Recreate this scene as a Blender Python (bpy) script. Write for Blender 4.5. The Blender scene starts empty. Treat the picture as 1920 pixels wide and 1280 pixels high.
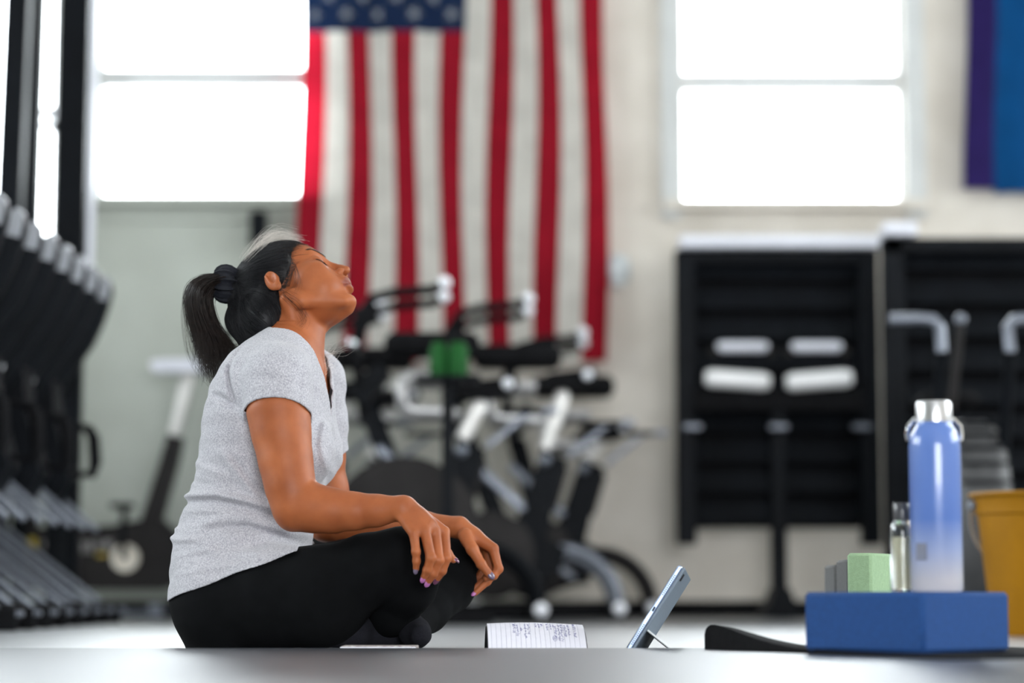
import bpy, math, random
import numpy as np
from mathutils import Vector, Matrix

random.seed(7)
rng = np.random.default_rng(11)
scene = bpy.context.scene
COL = scene.collection

# ------------------------------------------------------------------ camera
FPX = 85.0 / 36.0 * 1920.0
PITCH = math.atan(470.0 / FPX)
CAM = Vector((0.0, 0.0, 0.1054))
FOCUS_Y = 4.45
cam_data = bpy.data.cameras.new('camera')
cam_data.lens = 85.0
cam_data.sensor_width = 36.0
cam_data.clip_start = 0.05
cam_data.clip_end = 200.0
cam_data.dof.use_dof = True
cam_data.dof.focus_distance = FOCUS_Y
cam_data.dof.aperture_fstop = 1.75
cam = bpy.data.objects.new('camera', cam_data)
cam.location = CAM
cam.rotation_euler = (math.pi / 2 + PITCH, 0.0, 0.0)
COL.objects.link(cam)
scene.camera = cam

def at(px, py, Y):
    """world point seen at a photo pixel (1920x1280) on the plane y = Y"""
    dx = (px - 960.0) / FPX
    dv = (640.0 - py) / FPX
    fy, fz = math.cos(PITCH), math.sin(PITCH)
    d = Vector((dx, fy - dv * fz, fz + dv * fy))
    return CAM + d * (Y / d.y)

# ------------------------------------------------------------------ light
world = bpy.data.worlds.new('overcast_sky')
scene.world = world
world.use_nodes = True
wn = world.node_tree.nodes
wn['Background'].inputs[0].default_value = (0.93, 0.965, 1.0, 1.0)
wn['Background'].inputs[1].default_value = 8.0

scene.view_settings.view_transform = 'Standard'
scene.view_settings.look = 'None'
scene.view_settings.gamma = 1.0
scene.view_settings.use_curve_mapping = False
scene.view_settings.exposure = 1.32

def portal(name, loc, rot, sx, sy):
    ld = bpy.data.lights.new(name, 'AREA')
    ld.shape = 'RECTANGLE'
    ld.size, ld.size_y = sx, sy
    ld.cycles.is_portal = True
    o = bpy.data.objects.new(name, ld)
    o.location = loc
    o.rotation_euler = rot
    COL.objects.link(o)
    return o

# ------------------------------------------------------------------ materials
def lin(r, g, b):
    def f(c):
        c /= 255.0
        return c / 12.92 if c <= 0.04045 else ((c + 0.055) / 1.055) ** 2.4
    return (f(r), f(g), f(b), 1.0)

def mat(name, col, rough=0.6, metal=0.0, noise=0.0, nscale=20.0, bump=0.0, bscale=60.0,
        spec=0.5, coat=0.0, trans=0.0, ior=1.45, col2=None):
    m = bpy.data.materials.new(name)
    m.use_nodes = True
    nt = m.node_tree
    b = nt.nodes['Principled BSDF']
    col = tuple(col) if len(col) == 4 else tuple(col) + (1.0,)
    b.inputs['Base Color'].default_value = col
    b.inputs['Roughness'].default_value = rough
    b.inputs['Metallic'].default_value = metal
    b.inputs['Specular IOR Level'].default_value = spec
    b.inputs['Coat Weight'].default_value = coat
    b.inputs['Transmission Weight'].default_value = trans
    b.inputs['IOR'].default_value = ior
    if noise > 0 or col2 is not None or bump > 0:
        tc = nt.nodes.new('ShaderNodeTexCoord')
    if noise > 0 or col2 is not None:
        n = nt.nodes.new('ShaderNodeTexNoise')
        n.inputs['Scale'].default_value = nscale
        n.inputs['Detail'].default_value = 5.0
        nt.links.new(tc.outputs['Object'], n.inputs['Vector'])
        r = nt.nodes.new('ShaderNodeValToRGB')
        r.color_ramp.elements[0].position = 0.3
        r.color_ramp.elements[1].position = 0.7
        c2 = col2 if col2 is not None else tuple(max(0.0, c * (1 - noise)) for c in col[:3]) + (1.0,)
        c1 = col if col2 is not None else tuple(min(1.0, c * (1 + noise)) for c in col[:3]) + (1.0,)
        r.color_ramp.elements[0].color = c2
        r.color_ramp.elements[1].color = c1
        nt.links.new(n.outputs['Fac'], r.inputs['Fac'])
        nt.links.new(r.outputs['Color'], b.inputs['Base Color'])
    if bump > 0:
        n2 = nt.nodes.new('ShaderNodeTexNoise')
        n2.inputs['Scale'].default_value = bscale
        n2.inputs['Detail'].default_value = 4.0
        nt.links.new(tc.outputs['Object'], n2.inputs['Vector'])
        bp = nt.nodes.new('ShaderNodeBump')
        bp.inputs['Strength'].default_value = bump
        bp.inputs['Distance'].default_value = 0.004
        nt.links.new(n2.outputs['Fac'], bp.inputs['Height'])
        nt.links.new(bp.outputs['Normal'], b.inputs['Normal'])
    return m

def cloth_mat(name, col, translucent=0.35, noise=0.08):
    m = bpy.data.materials.new(name)
    m.use_nodes = True
    nt = m.node_tree
    b = nt.nodes['Principled BSDF']
    out = nt.nodes['Material Output']
    b.inputs['Roughness'].default_value = 0.85
    b.inputs['Specular IOR Level'].default_value = 0.15
    tc = nt.nodes.new('ShaderNodeTexCoord')
    n = nt.nodes.new('ShaderNodeTexNoise')
    n.inputs['Scale'].default_value = 9.0
    n.inputs['Detail'].default_value = 4.0
    nt.links.new(tc.outputs['Object'], n.inputs['Vector'])
    r = nt.nodes.new('ShaderNodeValToRGB')
    r.color_ramp.elements[0].position = 0.35
    r.color_ramp.elements[1].position = 0.65
    r.color_ramp.elements[0].color = tuple(c * (1 - noise) for c in col[:3]) + (1.0,)
    r.color_ramp.elements[1].color = tuple(min(1, c * (1 + noise)) for c in col[:3]) + (1.0,)
    nt.links.new(n.outputs['Fac'], r.inputs['Fac'])
    nt.links.new(r.outputs['Color'], b.inputs['Base Color'])
    t = nt.nodes.new('ShaderNodeBsdfTranslucent')
    nt.links.new(r.outputs['Color'], t.inputs['Color'])
    mx = nt.nodes.new('ShaderNodeMixShader')
    mx.inputs[0].default_value = translucent
    nt.links.new(b.outputs[0], mx.inputs[1])
    nt.links.new(t.outputs[0], mx.inputs[2])
    nt.links.new(mx.outputs[0], out.inputs['Surface'])
    return m

M = {}
M['black'] = mat('black_powder_coat', (0.0035, 0.0045, 0.0065), 0.55, noise=0.25, nscale=9, bump=0.08, bscale=300, spec=0.12)
M['black_matte'] = mat('black_rubber', (0.006, 0.006, 0.007), 0.75, noise=0.3, nscale=30, spec=0.1)
M['charcoal'] = mat('charcoal_plastic', (0.022, 0.020, 0.020), 0.55, noise=0.15, nscale=12, spec=0.15)
M['silver'] = mat('brushed_aluminium', (0.60, 0.62, 0.66), 0.32, 0.85, noise=0.08, nscale=14)
M['grey_metal'] = mat('grey_painted_metal', (0.17, 0.185, 0.22), 0.35, 0.35, noise=0.1, nscale=12)
M['chrome'] = mat('polished_chrome', (0.88, 0.89, 0.92), 0.10, 1.0, noise=0.03, nscale=8)
M['post_white'] = mat('pale_anodised_post', (0.82, 0.80, 0.77), 0.35, 0.1, noise=0.04, nscale=20)
M['cap_white'] = mat('pale_cap_and_glint', (0.86, 0.87, 0.92), 0.25, 0.0, noise=0.03, nscale=20)  # white also stands in for blurred highlights on the machines
M['ledge'] = mat('pale_laminate', (0.72, 0.73, 0.80), 0.3, 0.0, noise=0.04, nscale=6)
M['reflection_white'] = mat('bright_reflection_white', (0.95, 0.95, 0.95), 0.2, 0.0, noise=0.02, nscale=6, coat=0.5)
M['green'] = mat('green_plastic', (0.006, 0.075, 0.012), 0.6, spec=0.2, noise=0.1)
M['cream'] = mat('cream_plastic', (0.80, 0.74, 0.64), 0.4, noise=0.05)
M['yellow_print'] = mat('yellow_print', (0.45, 0.33, 0.03), 0.5, noise=0.1)
M['grey_print'] = mat('grey_print', (0.22, 0.21, 0.21), 0.5, noise=0.1)
M['blue_fabric'] = mat('dull_blue_fabric', (0.02, 0.06, 0.17), 0.8, noise=0.2)
M['trim'] = mat('white_window_trim', (0.56, 0.57, 0.56), 0.5, noise=0.05, nscale=6)
M['sash'] = mat('window_sash_paint', (0.66, 0.67, 0.67), 0.4, noise=0.05, nscale=6)

def glass_mat():
    m = bpy.data.materials.new('window_glass')
    m.use_nodes = True
    nt = m.node_tree
    out = nt.nodes['Material Output']
    nt.nodes.remove(nt.nodes['Principled BSDF'])
    t = nt.nodes.new('ShaderNodeBsdfTransparent')
    t.inputs[0].default_value = (0.95, 0.97, 0.97, 1)
    g = nt.nodes.new('ShaderNodeBsdfGlossy')
    g.inputs['Roughness'].default_value = 0.02
    fr = nt.nodes.new('ShaderNodeFresnel')
    mx = nt.nodes.new('ShaderNodeMixShader')
    nt.links.new(fr.outputs[0], mx.inputs[0])
    nt.links.new(t.outputs[0], mx.inputs[1])
    nt.links.new(g.outputs[0], mx.inputs[2])
    nt.links.new(mx.outputs[0], out.inputs['Surface'])
    return m
M['glass'] = glass_mat()

def wall_mat():
    """painted plaster: cream, with an old sage-green repaint on the left part of the wall"""
    m = bpy.data.materials.new('painted_block_wall')
    m.use_nodes = True
    nt = m.node_tree
    b = nt.nodes['Principled BSDF']
    b.inputs['Roughness'].default_value = 0.8
    b.inputs['Specular IOR Level'].default_value = 0.25
    tc = nt.nodes.new('ShaderNodeTexCoord')
    def noise(scale, detail=5.0):
        n = nt.nodes.new('ShaderNodeTexNoise')
        n.inputs['Scale'].default_value = scale
        n.inputs['Detail'].default_value = detail
        nt.links.new(tc.outputs['Object'], n.inputs['Vector'])
        return n
    def ramp(src, p0, c0, p1, c1):
        r = nt.nodes.new('ShaderNodeValToRGB')
        r.color_ramp.elements[0].position = p0
        r.color_ramp.elements[1].position = p1
        r.color_ramp.elements[0].color = c0
        r.color_ramp.elements[1].color = c1
        nt.links.new(src, r.inputs['Fac'])
        return r
    n1 = noise(3.0)
    cream = ramp(n1.outputs['Fac'], 0.3, (0.60, 0.55, 0.48, 1), 0.7, (0.74, 0.69, 0.62, 1))
    n2 = noise(2.2)
    sage = ramp(n2.outputs['Fac'], 0.3, (0.36, 0.375, 0.33, 1), 0.7, (0.45, 0.475, 0.43, 1))
    sep = nt.nodes.new('ShaderNodeSeparateXYZ')
    nt.links.new(tc.outputs['Object'], sep.inputs[0])
    mr = nt.nodes.new('ShaderNodeMapRange')
    mr.inputs['From Min'].default_value = -0.9
    mr.inputs['From Max'].default_value = 0.35
    nt.links.new(sep.outputs['X'], mr.inputs['Value'])
    mix = nt.nodes.new('ShaderNodeMix')
    mix.data_type = 'RGBA'
    nt.links.new(mr.outputs[0], mix.inputs['Factor'])
    nt.links.new(sage.outputs[0], mix.inputs['A'])
    nt.links.new(cream.outputs[0], mix.inputs['B'])
    nt.links.new(mix.outputs['Result'], b.inputs['Base Color'])
    n3 = noise(45.0, 6.0)
    bp = nt.nodes.new('ShaderNodeBump')
    bp.inputs['Strength'].default_value = 0.35
    bp.inputs['Distance'].default_value = 0.004
    nt.links.new(n3.outputs['Fac'], bp.inputs['Height'])
    nt.links.new(bp.outputs['Normal'], b.inputs['Normal'])
    return m
M['wall'] = wall_mat()
M['ceiling'] = mat('ceiling_paint', (0.62, 0.62, 0.60), 0.8, noise=0.06, nscale=2)
M['floor'] = mat('polished_grey_floor', (0.13, 0.135, 0.145), 0.42, noise=0.10, nscale=5, bump=0.02, bscale=40, spec=1.0, coat=1.0)
M['floor'].node_tree.nodes['Principled BSDF'].inputs['Coat Roughness'].default_value = 0.40
M['floor'].node_tree.nodes['Principled BSDF'].inputs['Coat IOR'].default_value = 1.7
M['mat_grey'] = mat('grey_gym_mat', (0.022, 0.025, 0.033), 0.42, noise=0.08, nscale=14, bump=0.05, bscale=420, spec=0.5, coat=0.35)
M['mat_grey'].node_tree.nodes['Principled BSDF'].inputs['Coat Roughness'].default_value = 0.38
M['mat_grey'].node_tree.nodes['Principled BSDF'].inputs['Coat IOR'].default_value = 1.6

# ------------------------------------------------------------------ mesh helpers
class MB:
    """collects simple solids and links them as one mesh object"""
    def __init__(self):
        self.v, self.f = [], []
    def raw(self, verts, faces):
        o = len(self.v)
        self.v += [tuple(p) for p in verts]
        self.f += [tuple(i + o for i in q) for q in faces]
        return self
    def box(self, c, s, R=None, bev=0.0):
        c = Vector(c); hx, hy, hz = s[0] / 2, s[1] / 2, s[2] / 2
        if bev > 0:
            b = min(bev, hx * .9, hy * .9, hz * .9)
            pts, idx = [], {}
            for sx in (-1, 1):
                for sy in (-1, 1):
                    for sz in (-1, 1):
                        for a in range(3):
                            p = [sx * (hx - b), sy * (hy - b), sz * (hz - b)]
                            p[a] = (sx * hx, sy * hy, sz * hz)[a]
                            idx[(sx, sy, sz, a)] = len(pts)
                            pts.append(p)
            fs = []
            S = (-1, 1)
            for a in range(3):
                o1, o2 = (a + 1) % 3, (a + 2) % 3
                for s0 in S:
                    q = []
                    for (p1, p2) in ((-1, -1), (1, -1), (1, 1), (-1, 1)):
                        k = [0, 0, 0]; k[a] = s0; k[o1] = p1; k[o2] = p2
                        q.append(idx[(k[0], k[1], k[2], a)])
                    fs.append(q if s0 > 0 else q[::-1])
            for a in range(3):
                o1, o2 = (a + 1) % 3, (a + 2) % 3
                for p1 in S:
                    for p2 in S:
                        q = []
                        for (s0, fa) in ((-1, o1), (1, o1), (1, o2), (-1, o2)):
                            k = [0, 0, 0]; k[a] = s0; k[o1] = p1; k[o2] = p2
                            q.append(idx[(k[0], k[1], k[2], fa)])
                        fs.append(q if p1 * p2 < 0 else q[::-1])
            for sx in S:
                for sy in S:
                    for sz in S:
                        q = [idx[(sx, sy, sz, a)] for a in range(3)]
                        fs.append(q if sx * sy * sz > 0 else q[::-1])
        else:
            pts = [(x * hx, y * hy, z * hz) for x in (-1, 1) for y in (-1, 1) for z in (-1, 1)]
            fs = [(0, 1, 3, 2), (4, 6, 7, 5), (0, 4, 5, 1), (2, 3, 7, 6), (0, 2, 6, 4), (1, 5, 7, 3)]
        R = R or Matrix.Identity(3)
        return self.raw([c + R @ Vector(p) for p in pts], fs)
    def bar(self, a, b, w, t, side=(0, 1, 0), bev=0.004):
        """box from a to b, t thick along `side`, w the other way"""
        a, b = Vector(a), Vector(b)
        z = (b - a).normalized()
        y = Vector(side); y = (y - z * y.dot(z)).normalized()
        x = y.cross(z)
        R = Matrix((x, y, z)).transposed()
        return self.box((a + b) / 2, (w, t, (b - a).length), R, bev)
    def tube(self, pts, r, n=12, cap=True):
        pts = [Vector(p) for p in pts]
        rs = r if isinstance(r, (list, tuple)) else [r] * len(pts)
        up = None; o = len(self.v); m = len(pts)
        for i, p in enumerate(pts):
            t = (pts[min(i + 1, m - 1)] - pts[max(i - 1, 0)]).normalized()
            if up is None:
                up = Vector((0, 0, 1)) if abs(t.z) < 0.9 else Vector((0, 1, 0))
            up = (up - t * up.dot(t)).normalized()
            s = t.cross(up)
            for k in range(n):
                a = 2 * math.pi * k / n
                self.v.append(tuple(p + (up * math.cos(a) + s * math.sin(a)) * rs[i]))
        for i in range(m - 1):
            for k in range(n):
                k2 = (k + 1) % n
                self.f.append((o + i * n + k, o + i * n + k2, o + (i + 1) * n + k2, o + (i + 1) * n + k))
        if cap:
            self.f.append(tuple(o + k for k in range(n))[::-1])
            self.f.append(tuple(o + (m - 1) * n + k for k in range(n)))
        return self
    def lathe(self, prof, c, axis=(0, 0, 1), n=32):
        """profile [(radius, height)] turned about axis through c"""
        z = Vector(axis).normalized()
        x = z.orthogonal().normalized(); y = z.cross(x); c = Vector(c)
        o = len(self.v)
        for (r, h) in prof:
            for k in range(n):
                a = 2 * math.pi * k / n
                self.v.append(tuple(c + z * h + (x * math.cos(a) + y * math.sin(a)) * r))
        for i in range(len(prof) - 1):
            for k in range(n):
                k2 = (k + 1) % n
                self.f.append((o + i * n + k, o + i * n + k2, o + (i + 1) * n + k2, o + (i + 1) * n + k))
        self.f.append(tuple(o + k for k in range(n))[::-1])
        self.f.append(tuple(o + (len(prof) - 1) * n + k for k in range(n)))
        return self
    def ball(self, c, r, n=14):
        prof = [(max(1e-4, r * math.sin(math.pi * i / n)), -r * math.cos(math.pi * i / n)) for i in range(n + 1)]
        return self.lathe(prof, c, n=n + 4)
    def prism(self, poly, thick, fn):
        """outline poly [(a,b)] extruded by thick; fn(a,b,t) -> world point"""
        n = len(poly); o = len(self.v)
        for t in (-thick / 2, thick / 2):
            for (a, b) in poly:
                self.v.append(tuple(fn(a, b, t)))
        self.f.append(tuple(o + i for i in range(n)))
        self.f.append(tuple(o + n + i for i in range(n))[::-1])
        for i in range(n):
            j = (i + 1) % n
            self.f.append((o + j, o + i, o + n + i, o + n + j))
        return self
    def build(self, name, m, parent=None, smooth=True):
        me = bpy.data.meshes.new(name)
        me.from_pydata(self.v, [], self.f)
        me.validate()
        if smooth:
            me.polygons.foreach_set('use_smooth', [True] * len(me.polygons))
            try:
                me.set_sharp_from_angle(angle=math.radians(40))
            except Exception:
                pass
        me.update()
        me.materials.append(m)
        o = bpy.data.objects.new(name, me)
        COL.objects.link(o)
        if parent is not None:
            o.parent = parent
            o.matrix_parent_inverse = Matrix.Translation(parent.location).inverted()
        return o

def empty(name, loc, label, cat, group=None):
    o = bpy.data.objects.new(name, None)
    o.location = loc
    o.empty_display_size = 0.1
    COL.objects.link(o)
    return tag(o, label, cat, group)

def tag(o, label=None, cat=None, group=None, kind=None):
    if label: o['label'] = label
    if cat: o['category'] = cat
    if group: o['group'] = group
    if kind: o['kind'] = kind
    return o

def np_object(name, verts, quads, m, parent=None, smooth=True):
    me = bpy.data.meshes.new(name)
    verts = np.ascontiguousarray(verts, dtype=np.float32)
    quads = np.ascontiguousarray(quads, dtype=np.int32)
    k = quads.shape[1]
    me.vertices.add(len(verts)); me.vertices.foreach_set('co', verts.ravel())
    me.loops.add(quads.size); me.loops.foreach_set('vertex_index', quads.ravel())
    me.polygons.add(len(quads))
    me.polygons.foreach_set('loop_start', np.arange(0, quads.size, k, dtype=np.int32))
    me.polygons.foreach_set('use_smooth', np.full(len(quads), smooth))
    me.update(calc_edges=True)
    me.validate()
    me.materials.append(m)
    o = bpy.data.objects.new(name, me)
    COL.objects.link(o)
    if parent is not None:
        o.parent = parent
        o.matrix_parent_inverse = Matrix.Translation(parent.location).inverted()
    return o

def copy_tree(o, parent=None, delta=None):
    """copy of a thing with its parts; meshes shared"""
    c = o.copy(); COL.objects.link(c)
    if parent is not None: c.parent = parent
    for ch in o.children: copy_tree(ch, c)
    return c

# ------------------------------------------------------------------ the room
WALL_Y = 10.3
ROOM_L, ROOM_R, ROOM_F, ROOM_H = -4.6, 4.9, -3.6, 4.0
def wx(px): return at(px, 640, WALL_Y).x
def wz(py): return at(960, py, WALL_Y).z

WIN = [  # name, x0, x1, z0, z1
    ('window_1', wx(172), wx(624), wz(368), wz(368) + 1.62),
    ('window_2', wx(1280), wx(1702), wz(376), wz(376) + 1.62),
    ('window_3', wx(-330), wx(92), wz(452), wz(368) + 1.62),
]
def wall_with_holes(name, x0, x1, z0, z1, y, thick, holes, m):
    xs = sorted({x0, x1} | {h[k] for h in holes for k in (0, 1)})
    zs = sorted({z0, z1} | {h[k] for h in holes for k in (2, 3)})
    mb = MB()
    for i in range(len(xs) - 1):
        for j in range(len(zs) - 1):
            cx, cz = (xs[i] + xs[i + 1]) / 2, (zs[j] + zs[j + 1]) / 2
            if any(h[0] < cx < h[1] and h[2] < cz < h[3] for h in holes):
                continue
            mb.box((cx, y + thick / 2, cz), (xs[i + 1] - xs[i], thick, zs[j + 1] - zs[j]))
    return tag(mb.build(name, m, smooth=False), kind='structure')

wall_with_holes('wall_back', ROOM_L, ROOM_R, 0.0, ROOM_H, WALL_Y, 0.26, [w[1:] for w in WIN], M['wall'])
for w in WIN:
    portal('daylight_portal', ((w[1] + w[2]) / 2, WALL_Y + 0.30, (w[3] + w[4]) / 2), (-math.pi / 2, 0, 0), w[2] - w[1], w[4] - w[3])
FILL_DOOR = (-0.4, 3.4, 0.0, 2.4)  # unseen doorway added behind the camera as front fill light
wall_with_holes('wall_front', ROOM_L, ROOM_R, 0.0, ROOM_H, ROOM_F - 0.26, 0.26, [FILL_DOOR], M['wall'])
portal('daylight_portal', ((FILL_DOOR[0] + FILL_DOOR[1]) / 2, ROOM_F - 0.3, (FILL_DOOR[2] + FILL_DOOR[3]) / 2), (math.pi / 2, 0, 0), FILL_DOOR[1] - FILL_DOOR[0], FILL_DOOR[3] - FILL_DOOR[2])
FILL_WIN = [(y - 0.85, y + 0.85, 1.5, 3.1) for y in (3.8, 6.1, 8.3)]  # unseen windows added to brighten the back wall and rim the person
def side_wall(name, x, s, holes):
    ys = sorted({ROOM_F - .26, WALL_Y + .26} | {h[k] for h in holes for k in (0, 1)})
    zs = sorted({0.0, ROOM_H} | {h[k] for h in holes for k in (2, 3)})
    mb = MB()
    for i in range(len(ys) - 1):
        for j in range(len(zs) - 1):
            cy, cz = (ys[i] + ys[i + 1]) / 2, (zs[j] + zs[j + 1]) / 2
            if any(h[0] < cy < h[1] and h[2] < cz < h[3] for h in holes): continue
            mb.box((x + s * .13, cy, cz), (.26, ys[i + 1] - ys[i], zs[j + 1] - zs[j]))
    tag(mb.build(name, M['wall'], smooth=False), kind='structure')
    for h in holes:
        portal('daylight_portal', (x + s * .30, (h[0] + h[1]) / 2, (h[2] + h[3]) / 2), (0, s * math.pi / 2, 0), h[3] - h[2], h[1] - h[0])
side_wall('wall_left', ROOM_L, -1, FILL_WIN)
side_wall('wall_right', ROOM_R, 1, FILL_WIN)
WN = 4
for x in (ROOM_L - .12, ROOM_R + .12):  # frames and panes of the added side windows
    for (y0, y1, z0, z1) in FILL_WIN:
        mb = MB()
        mb.box((x, y0 + .02, (z0 + z1) / 2), (.06, .04, z1 - z0)); mb.box((x, y1 - .02, (z0 + z1) / 2), (.06, .04, z1 - z0))
        mb.box((x, (y0 + y1) / 2, z0 + .02), (.06, y1 - y0, .04)); mb.box((x, (y0 + y1) / 2, z1 - .02), (.06, y1 - y0, .04)); mb.box((x, (y0 + y1) / 2, (z0 + z1) / 2), (.05, y1 - y0, .05))
        wn_ = tag(mb.build('window_%d' % WN, M['sash'], smooth=False), kind='structure'); WN += 1
        for (a_, b_) in ((z0, (z0 + z1) / 2), ((z0 + z1) / 2, z1)):
            MB().box((x, (y0 + y1) / 2, (a_ + b_) / 2), (.004, y1 - y0 - .04, b_ - a_ - .04)).build('pane', M['glass'], wn_, smooth=False)
tag(MB().box(((ROOM_L + ROOM_R) / 2, (WALL_Y + ROOM_F) / 2, ROOM_H + 0.1), (ROOM_R - ROOM_L + 0.52, WALL_Y - ROOM_F + 0.52, 0.2)).build('ceiling', M['ceiling'], smooth=False), kind='structure')
tag(MB().box(((ROOM_L + ROOM_R) / 2, (WALL_Y + ROOM_F) / 2, -0.06), (ROOM_R - ROOM_L + 0.52, WALL_Y - ROOM_F + 0.52, 0.12)).build('floor', M['floor'], smooth=False), kind='structure')
tag(MB().box(((ROOM_L + ROOM_R) / 2, WALL_Y - 0.009, 0.035), (ROOM_R - ROOM_L, 0.018, 0.07)).build('baseboard_back', M['black_matte'], smooth=False), kind='structure')

# windows: trim, sill, two sashes with panes
for (nm, x0, x1, z0, z1) in WIN:
    cx, cz, w, h = (x0 + x1) / 2, (z0 + z1) / 2, x1 - x0, z1 - z0
    yf = WALL_Y + 0.10
    mb = MB()
    fw = 0.028
    mb.box((x0 + fw / 2 - .012, yf, cz), (fw, 0.06, h)); mb.box((x1 - fw / 2 + .012, yf, cz), (fw, 0.06, h))
    mb.box((cx, yf, z0 + fw / 2 - .01), (w, 0.06, fw)); mb.box((cx, yf, z1 - fw / 2), (w, 0.06, fw))
    win = tag(mb.build(nm, M['sash'], smooth=False), kind='structure')
    MB().box((x0 - 0.045, WALL_Y - 0.014, cz), (0.085, 0.028, h + 0.16), bev=.004).build('side_trim', M['trim'], win)
    MB().box((x1 + 0.045, WALL_Y - 0.014, cz), (0.085, 0.028, h + 0.16), bev=.004).build('side_trim', M['trim'], win)
    MB().box((cx, WALL_Y - 0.010, z0 - 0.026), (w + 0.16, 0.10, 0.045), bev=.006).build('sill', M['wall'], win)
    MB().box((cx, WALL_Y - 0.006, z0 - 0.085), (w + 0.10, 0.014, 0.05), bev=.004).build('apron', M['wall'], win)
    zr = z0 + (0.535 if nm != 'window_3' else 1.15)
    rail = MB().box((cx, yf - 0.01, zr), (w - .03, 0.045, 0.082), bev=.003).build('meeting_rail', M['sash'], win)
    for k in (0.28, 0.73):
        MB().box((x0 + w * k, yf - 0.036, zr + 0.014), (0.05, 0.02, 0.02), bev=.003).build('sash_latch', M['sash'], rail)
    MB().box((cx, yf + .005, (z0 + zr) / 2), (w - .02, 0.004, zr - z0 - .01)).build('pane', M['glass'], win, smooth=False)
    MB().box((cx, yf + .02, (z1 + zr) / 2), (w - .02, 0.004, z1 - zr - .01)).build('pane', M['glass'], win, smooth=False)

# low grey gym mat in the foreground
MATZ = 0.010
def mat_slab(name, x0, x1, y0, y1, label):
    o = MB().box(((x0 + x1) / 2, (y0 + y1) / 2, MATZ / 2), (x1 - x0, y1 - y0, MATZ), bev=.003).build(name, M['mat_grey'])
    return tag(o, label, 'floor mat')
mat_slab('floor_mat', -2.6, 2.9, 0.9, 4.20, 'wide thin grey gym mat covering the foreground floor')

# ------------------------------------------------------------------ flag on the back wall
def flag_fold(x, z):
    """how far the cloth stands off the wall"""
    return 0.022 + 0.013 * math.sin(x * 23 + 0.6 * math.sin(z * 2.1)) + 0.006 * math.sin(x * 51 + z * 1.3) + 0.004 * math.sin(z * 9 + x * 5)
FX0, FX1 = wx(561), wx(1136)
FZB = wz(676)
FHOIST = FX1 - FX0
FZC = wz(68)
FZT = FZC + 0.70 * FHOIST
M['flag_red'] = cloth_mat('flag_red_cloth', (0.34, 0.008, 0.022), 0.42)
M['flag_white'] = cloth_mat('flag_white_cloth', (0.60, 0.58, 0.53), 0.22)
M['flag_blue'] = cloth_mat('flag_blue_cloth', (0.006, 0.016, 0.050), 0.14)
M['star_white'] = cloth_mat('flag_star_cloth', (0.20, 0.215, 0.24), 0.1)
def cloth_strip(name, x0, x1, z0, z1, m, parent, nx, nz, fold, yb, thick=0.0025, shear=None):
    v, q = [], []
    for j in range(nz + 1):
        for i in range(nx + 1):
            x = x0 + (x1 - x0) * i / nx
            z = z0 + (z1 - z0) * j / nz
            v.append((x + (shear(x, z) if shear else 0), yb - fold(x, z), z))
    for j in range(nz):
        for i in range(nx):
            a = j * (nx + 1) + i
            q.append((a, a + 1, a + nx + 2, a + nx + 1))
    return np_object(name, np.array(v), np.array(q), m, parent)
flag = empty('flag', (FX0, WALL_Y, FZT), 'red white and blue striped flag hung vertically on the wall between windows', 'flag')
FB = WALL_Y - 0.064
def fshear(x, z):
    t = (x - FX0) / FHOIST
    return 0.012 * math.sin(z * 3.2 + 9 * t) 
sw = FHOIST / 13
for k in range(13):
    top = FZC if k < 7 else FZT
    cloth_strip('stripe', FX0 + k * sw, FX0 + (k + 1) * sw, FZB + 0.02 * math.sin(k), top, M['flag_red'] if k % 2 == 0 else M['flag_white'], flag, 5, 44, flag_fold, FB, shear=fshear)
canton = cloth_strip('canton', FX0, FX0 + 7 * sw, FZC, FZT, M['flag_blue'], flag, 30, 24, flag_fold, FB, shear=fshear)
cw, ch = 7 * sw, FZT - FZC
def star_mesh():
    mb = MB()
    R, r = 0.036, 0.0145
    poly = [((R if i % 2 == 0 else r) * math.sin(math.pi * i / 5), (R if i % 2 == 0 else r) * math.cos(math.pi * i / 5)) for i in range(10)]
    mb.prism(poly, 0.003, lambda a, b, t: (a, t, b))
    return mb
star0 = None
for i in range(9):
    for j in range(6 if i % 2 == 0 else 5):
        sx = FX0 + cw * (i + 0.65) / 9.4
        sz = FZC + ch * ((j * 2 + (1 if i % 2 == 0 else 2)) / 12.0)
        if star0 is None:
            s = star0 = star_mesh().build('star', M['star_white'], canton, smooth=False)
        else:
            s = star0.copy(); COL.objects.link(s)
        s.location = (sx + fshear(sx, sz), FB - flag_fold(sx, sz) - 0.003, sz)
        s.rotation_euler = (0, math.radians(90), 0)

# purple and blue banner at the right
M['banner_purple'] = cloth_mat('purple_cloth', (0.020, 0.011, 0.085), 0.12)
M['banner_blue'] = cloth_mat('blue_cloth', (0.0, 0.055, 0.18), 0.12)
bx0, bxm, bx1 = wx(1816), wx(1869), wx(2160)
bz0 = wz(362)
ban = empty('banner', (bx0, WALL_Y, bz0 + 1.5), 'purple and bright blue cloth banner hanging at the top right', 'banner')
def ban_fold(x, z): return 0.02 + 0.012 * math.sin(x * 17 + z) + 0.006 * math.sin(x * 40 - z * 2)
def ban_shear(x, z): return 0.012 * math.sin(z * 4.5 + 2.2) - 0.025 * max(0, 1.0 - (z - bz0) * 3) * (0.5 if x < bxm else 0.0)
cloth_strip('purple_panel', bx0, bxm, bz0 + .006, bz0 + 1.5, M['banner_purple'], ban, 6, 36, ban_fold, FB, shear=ban_shear)
cloth_strip('blue_panel', bxm, bx1, bz0 - .012, bz0 + 1.5, M['banner_blue'], ban, 16, 36, ban_fold, FB, shear=lambda x, z: 0.012 * math.sin(z * 4.5 + 2.2))

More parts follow.
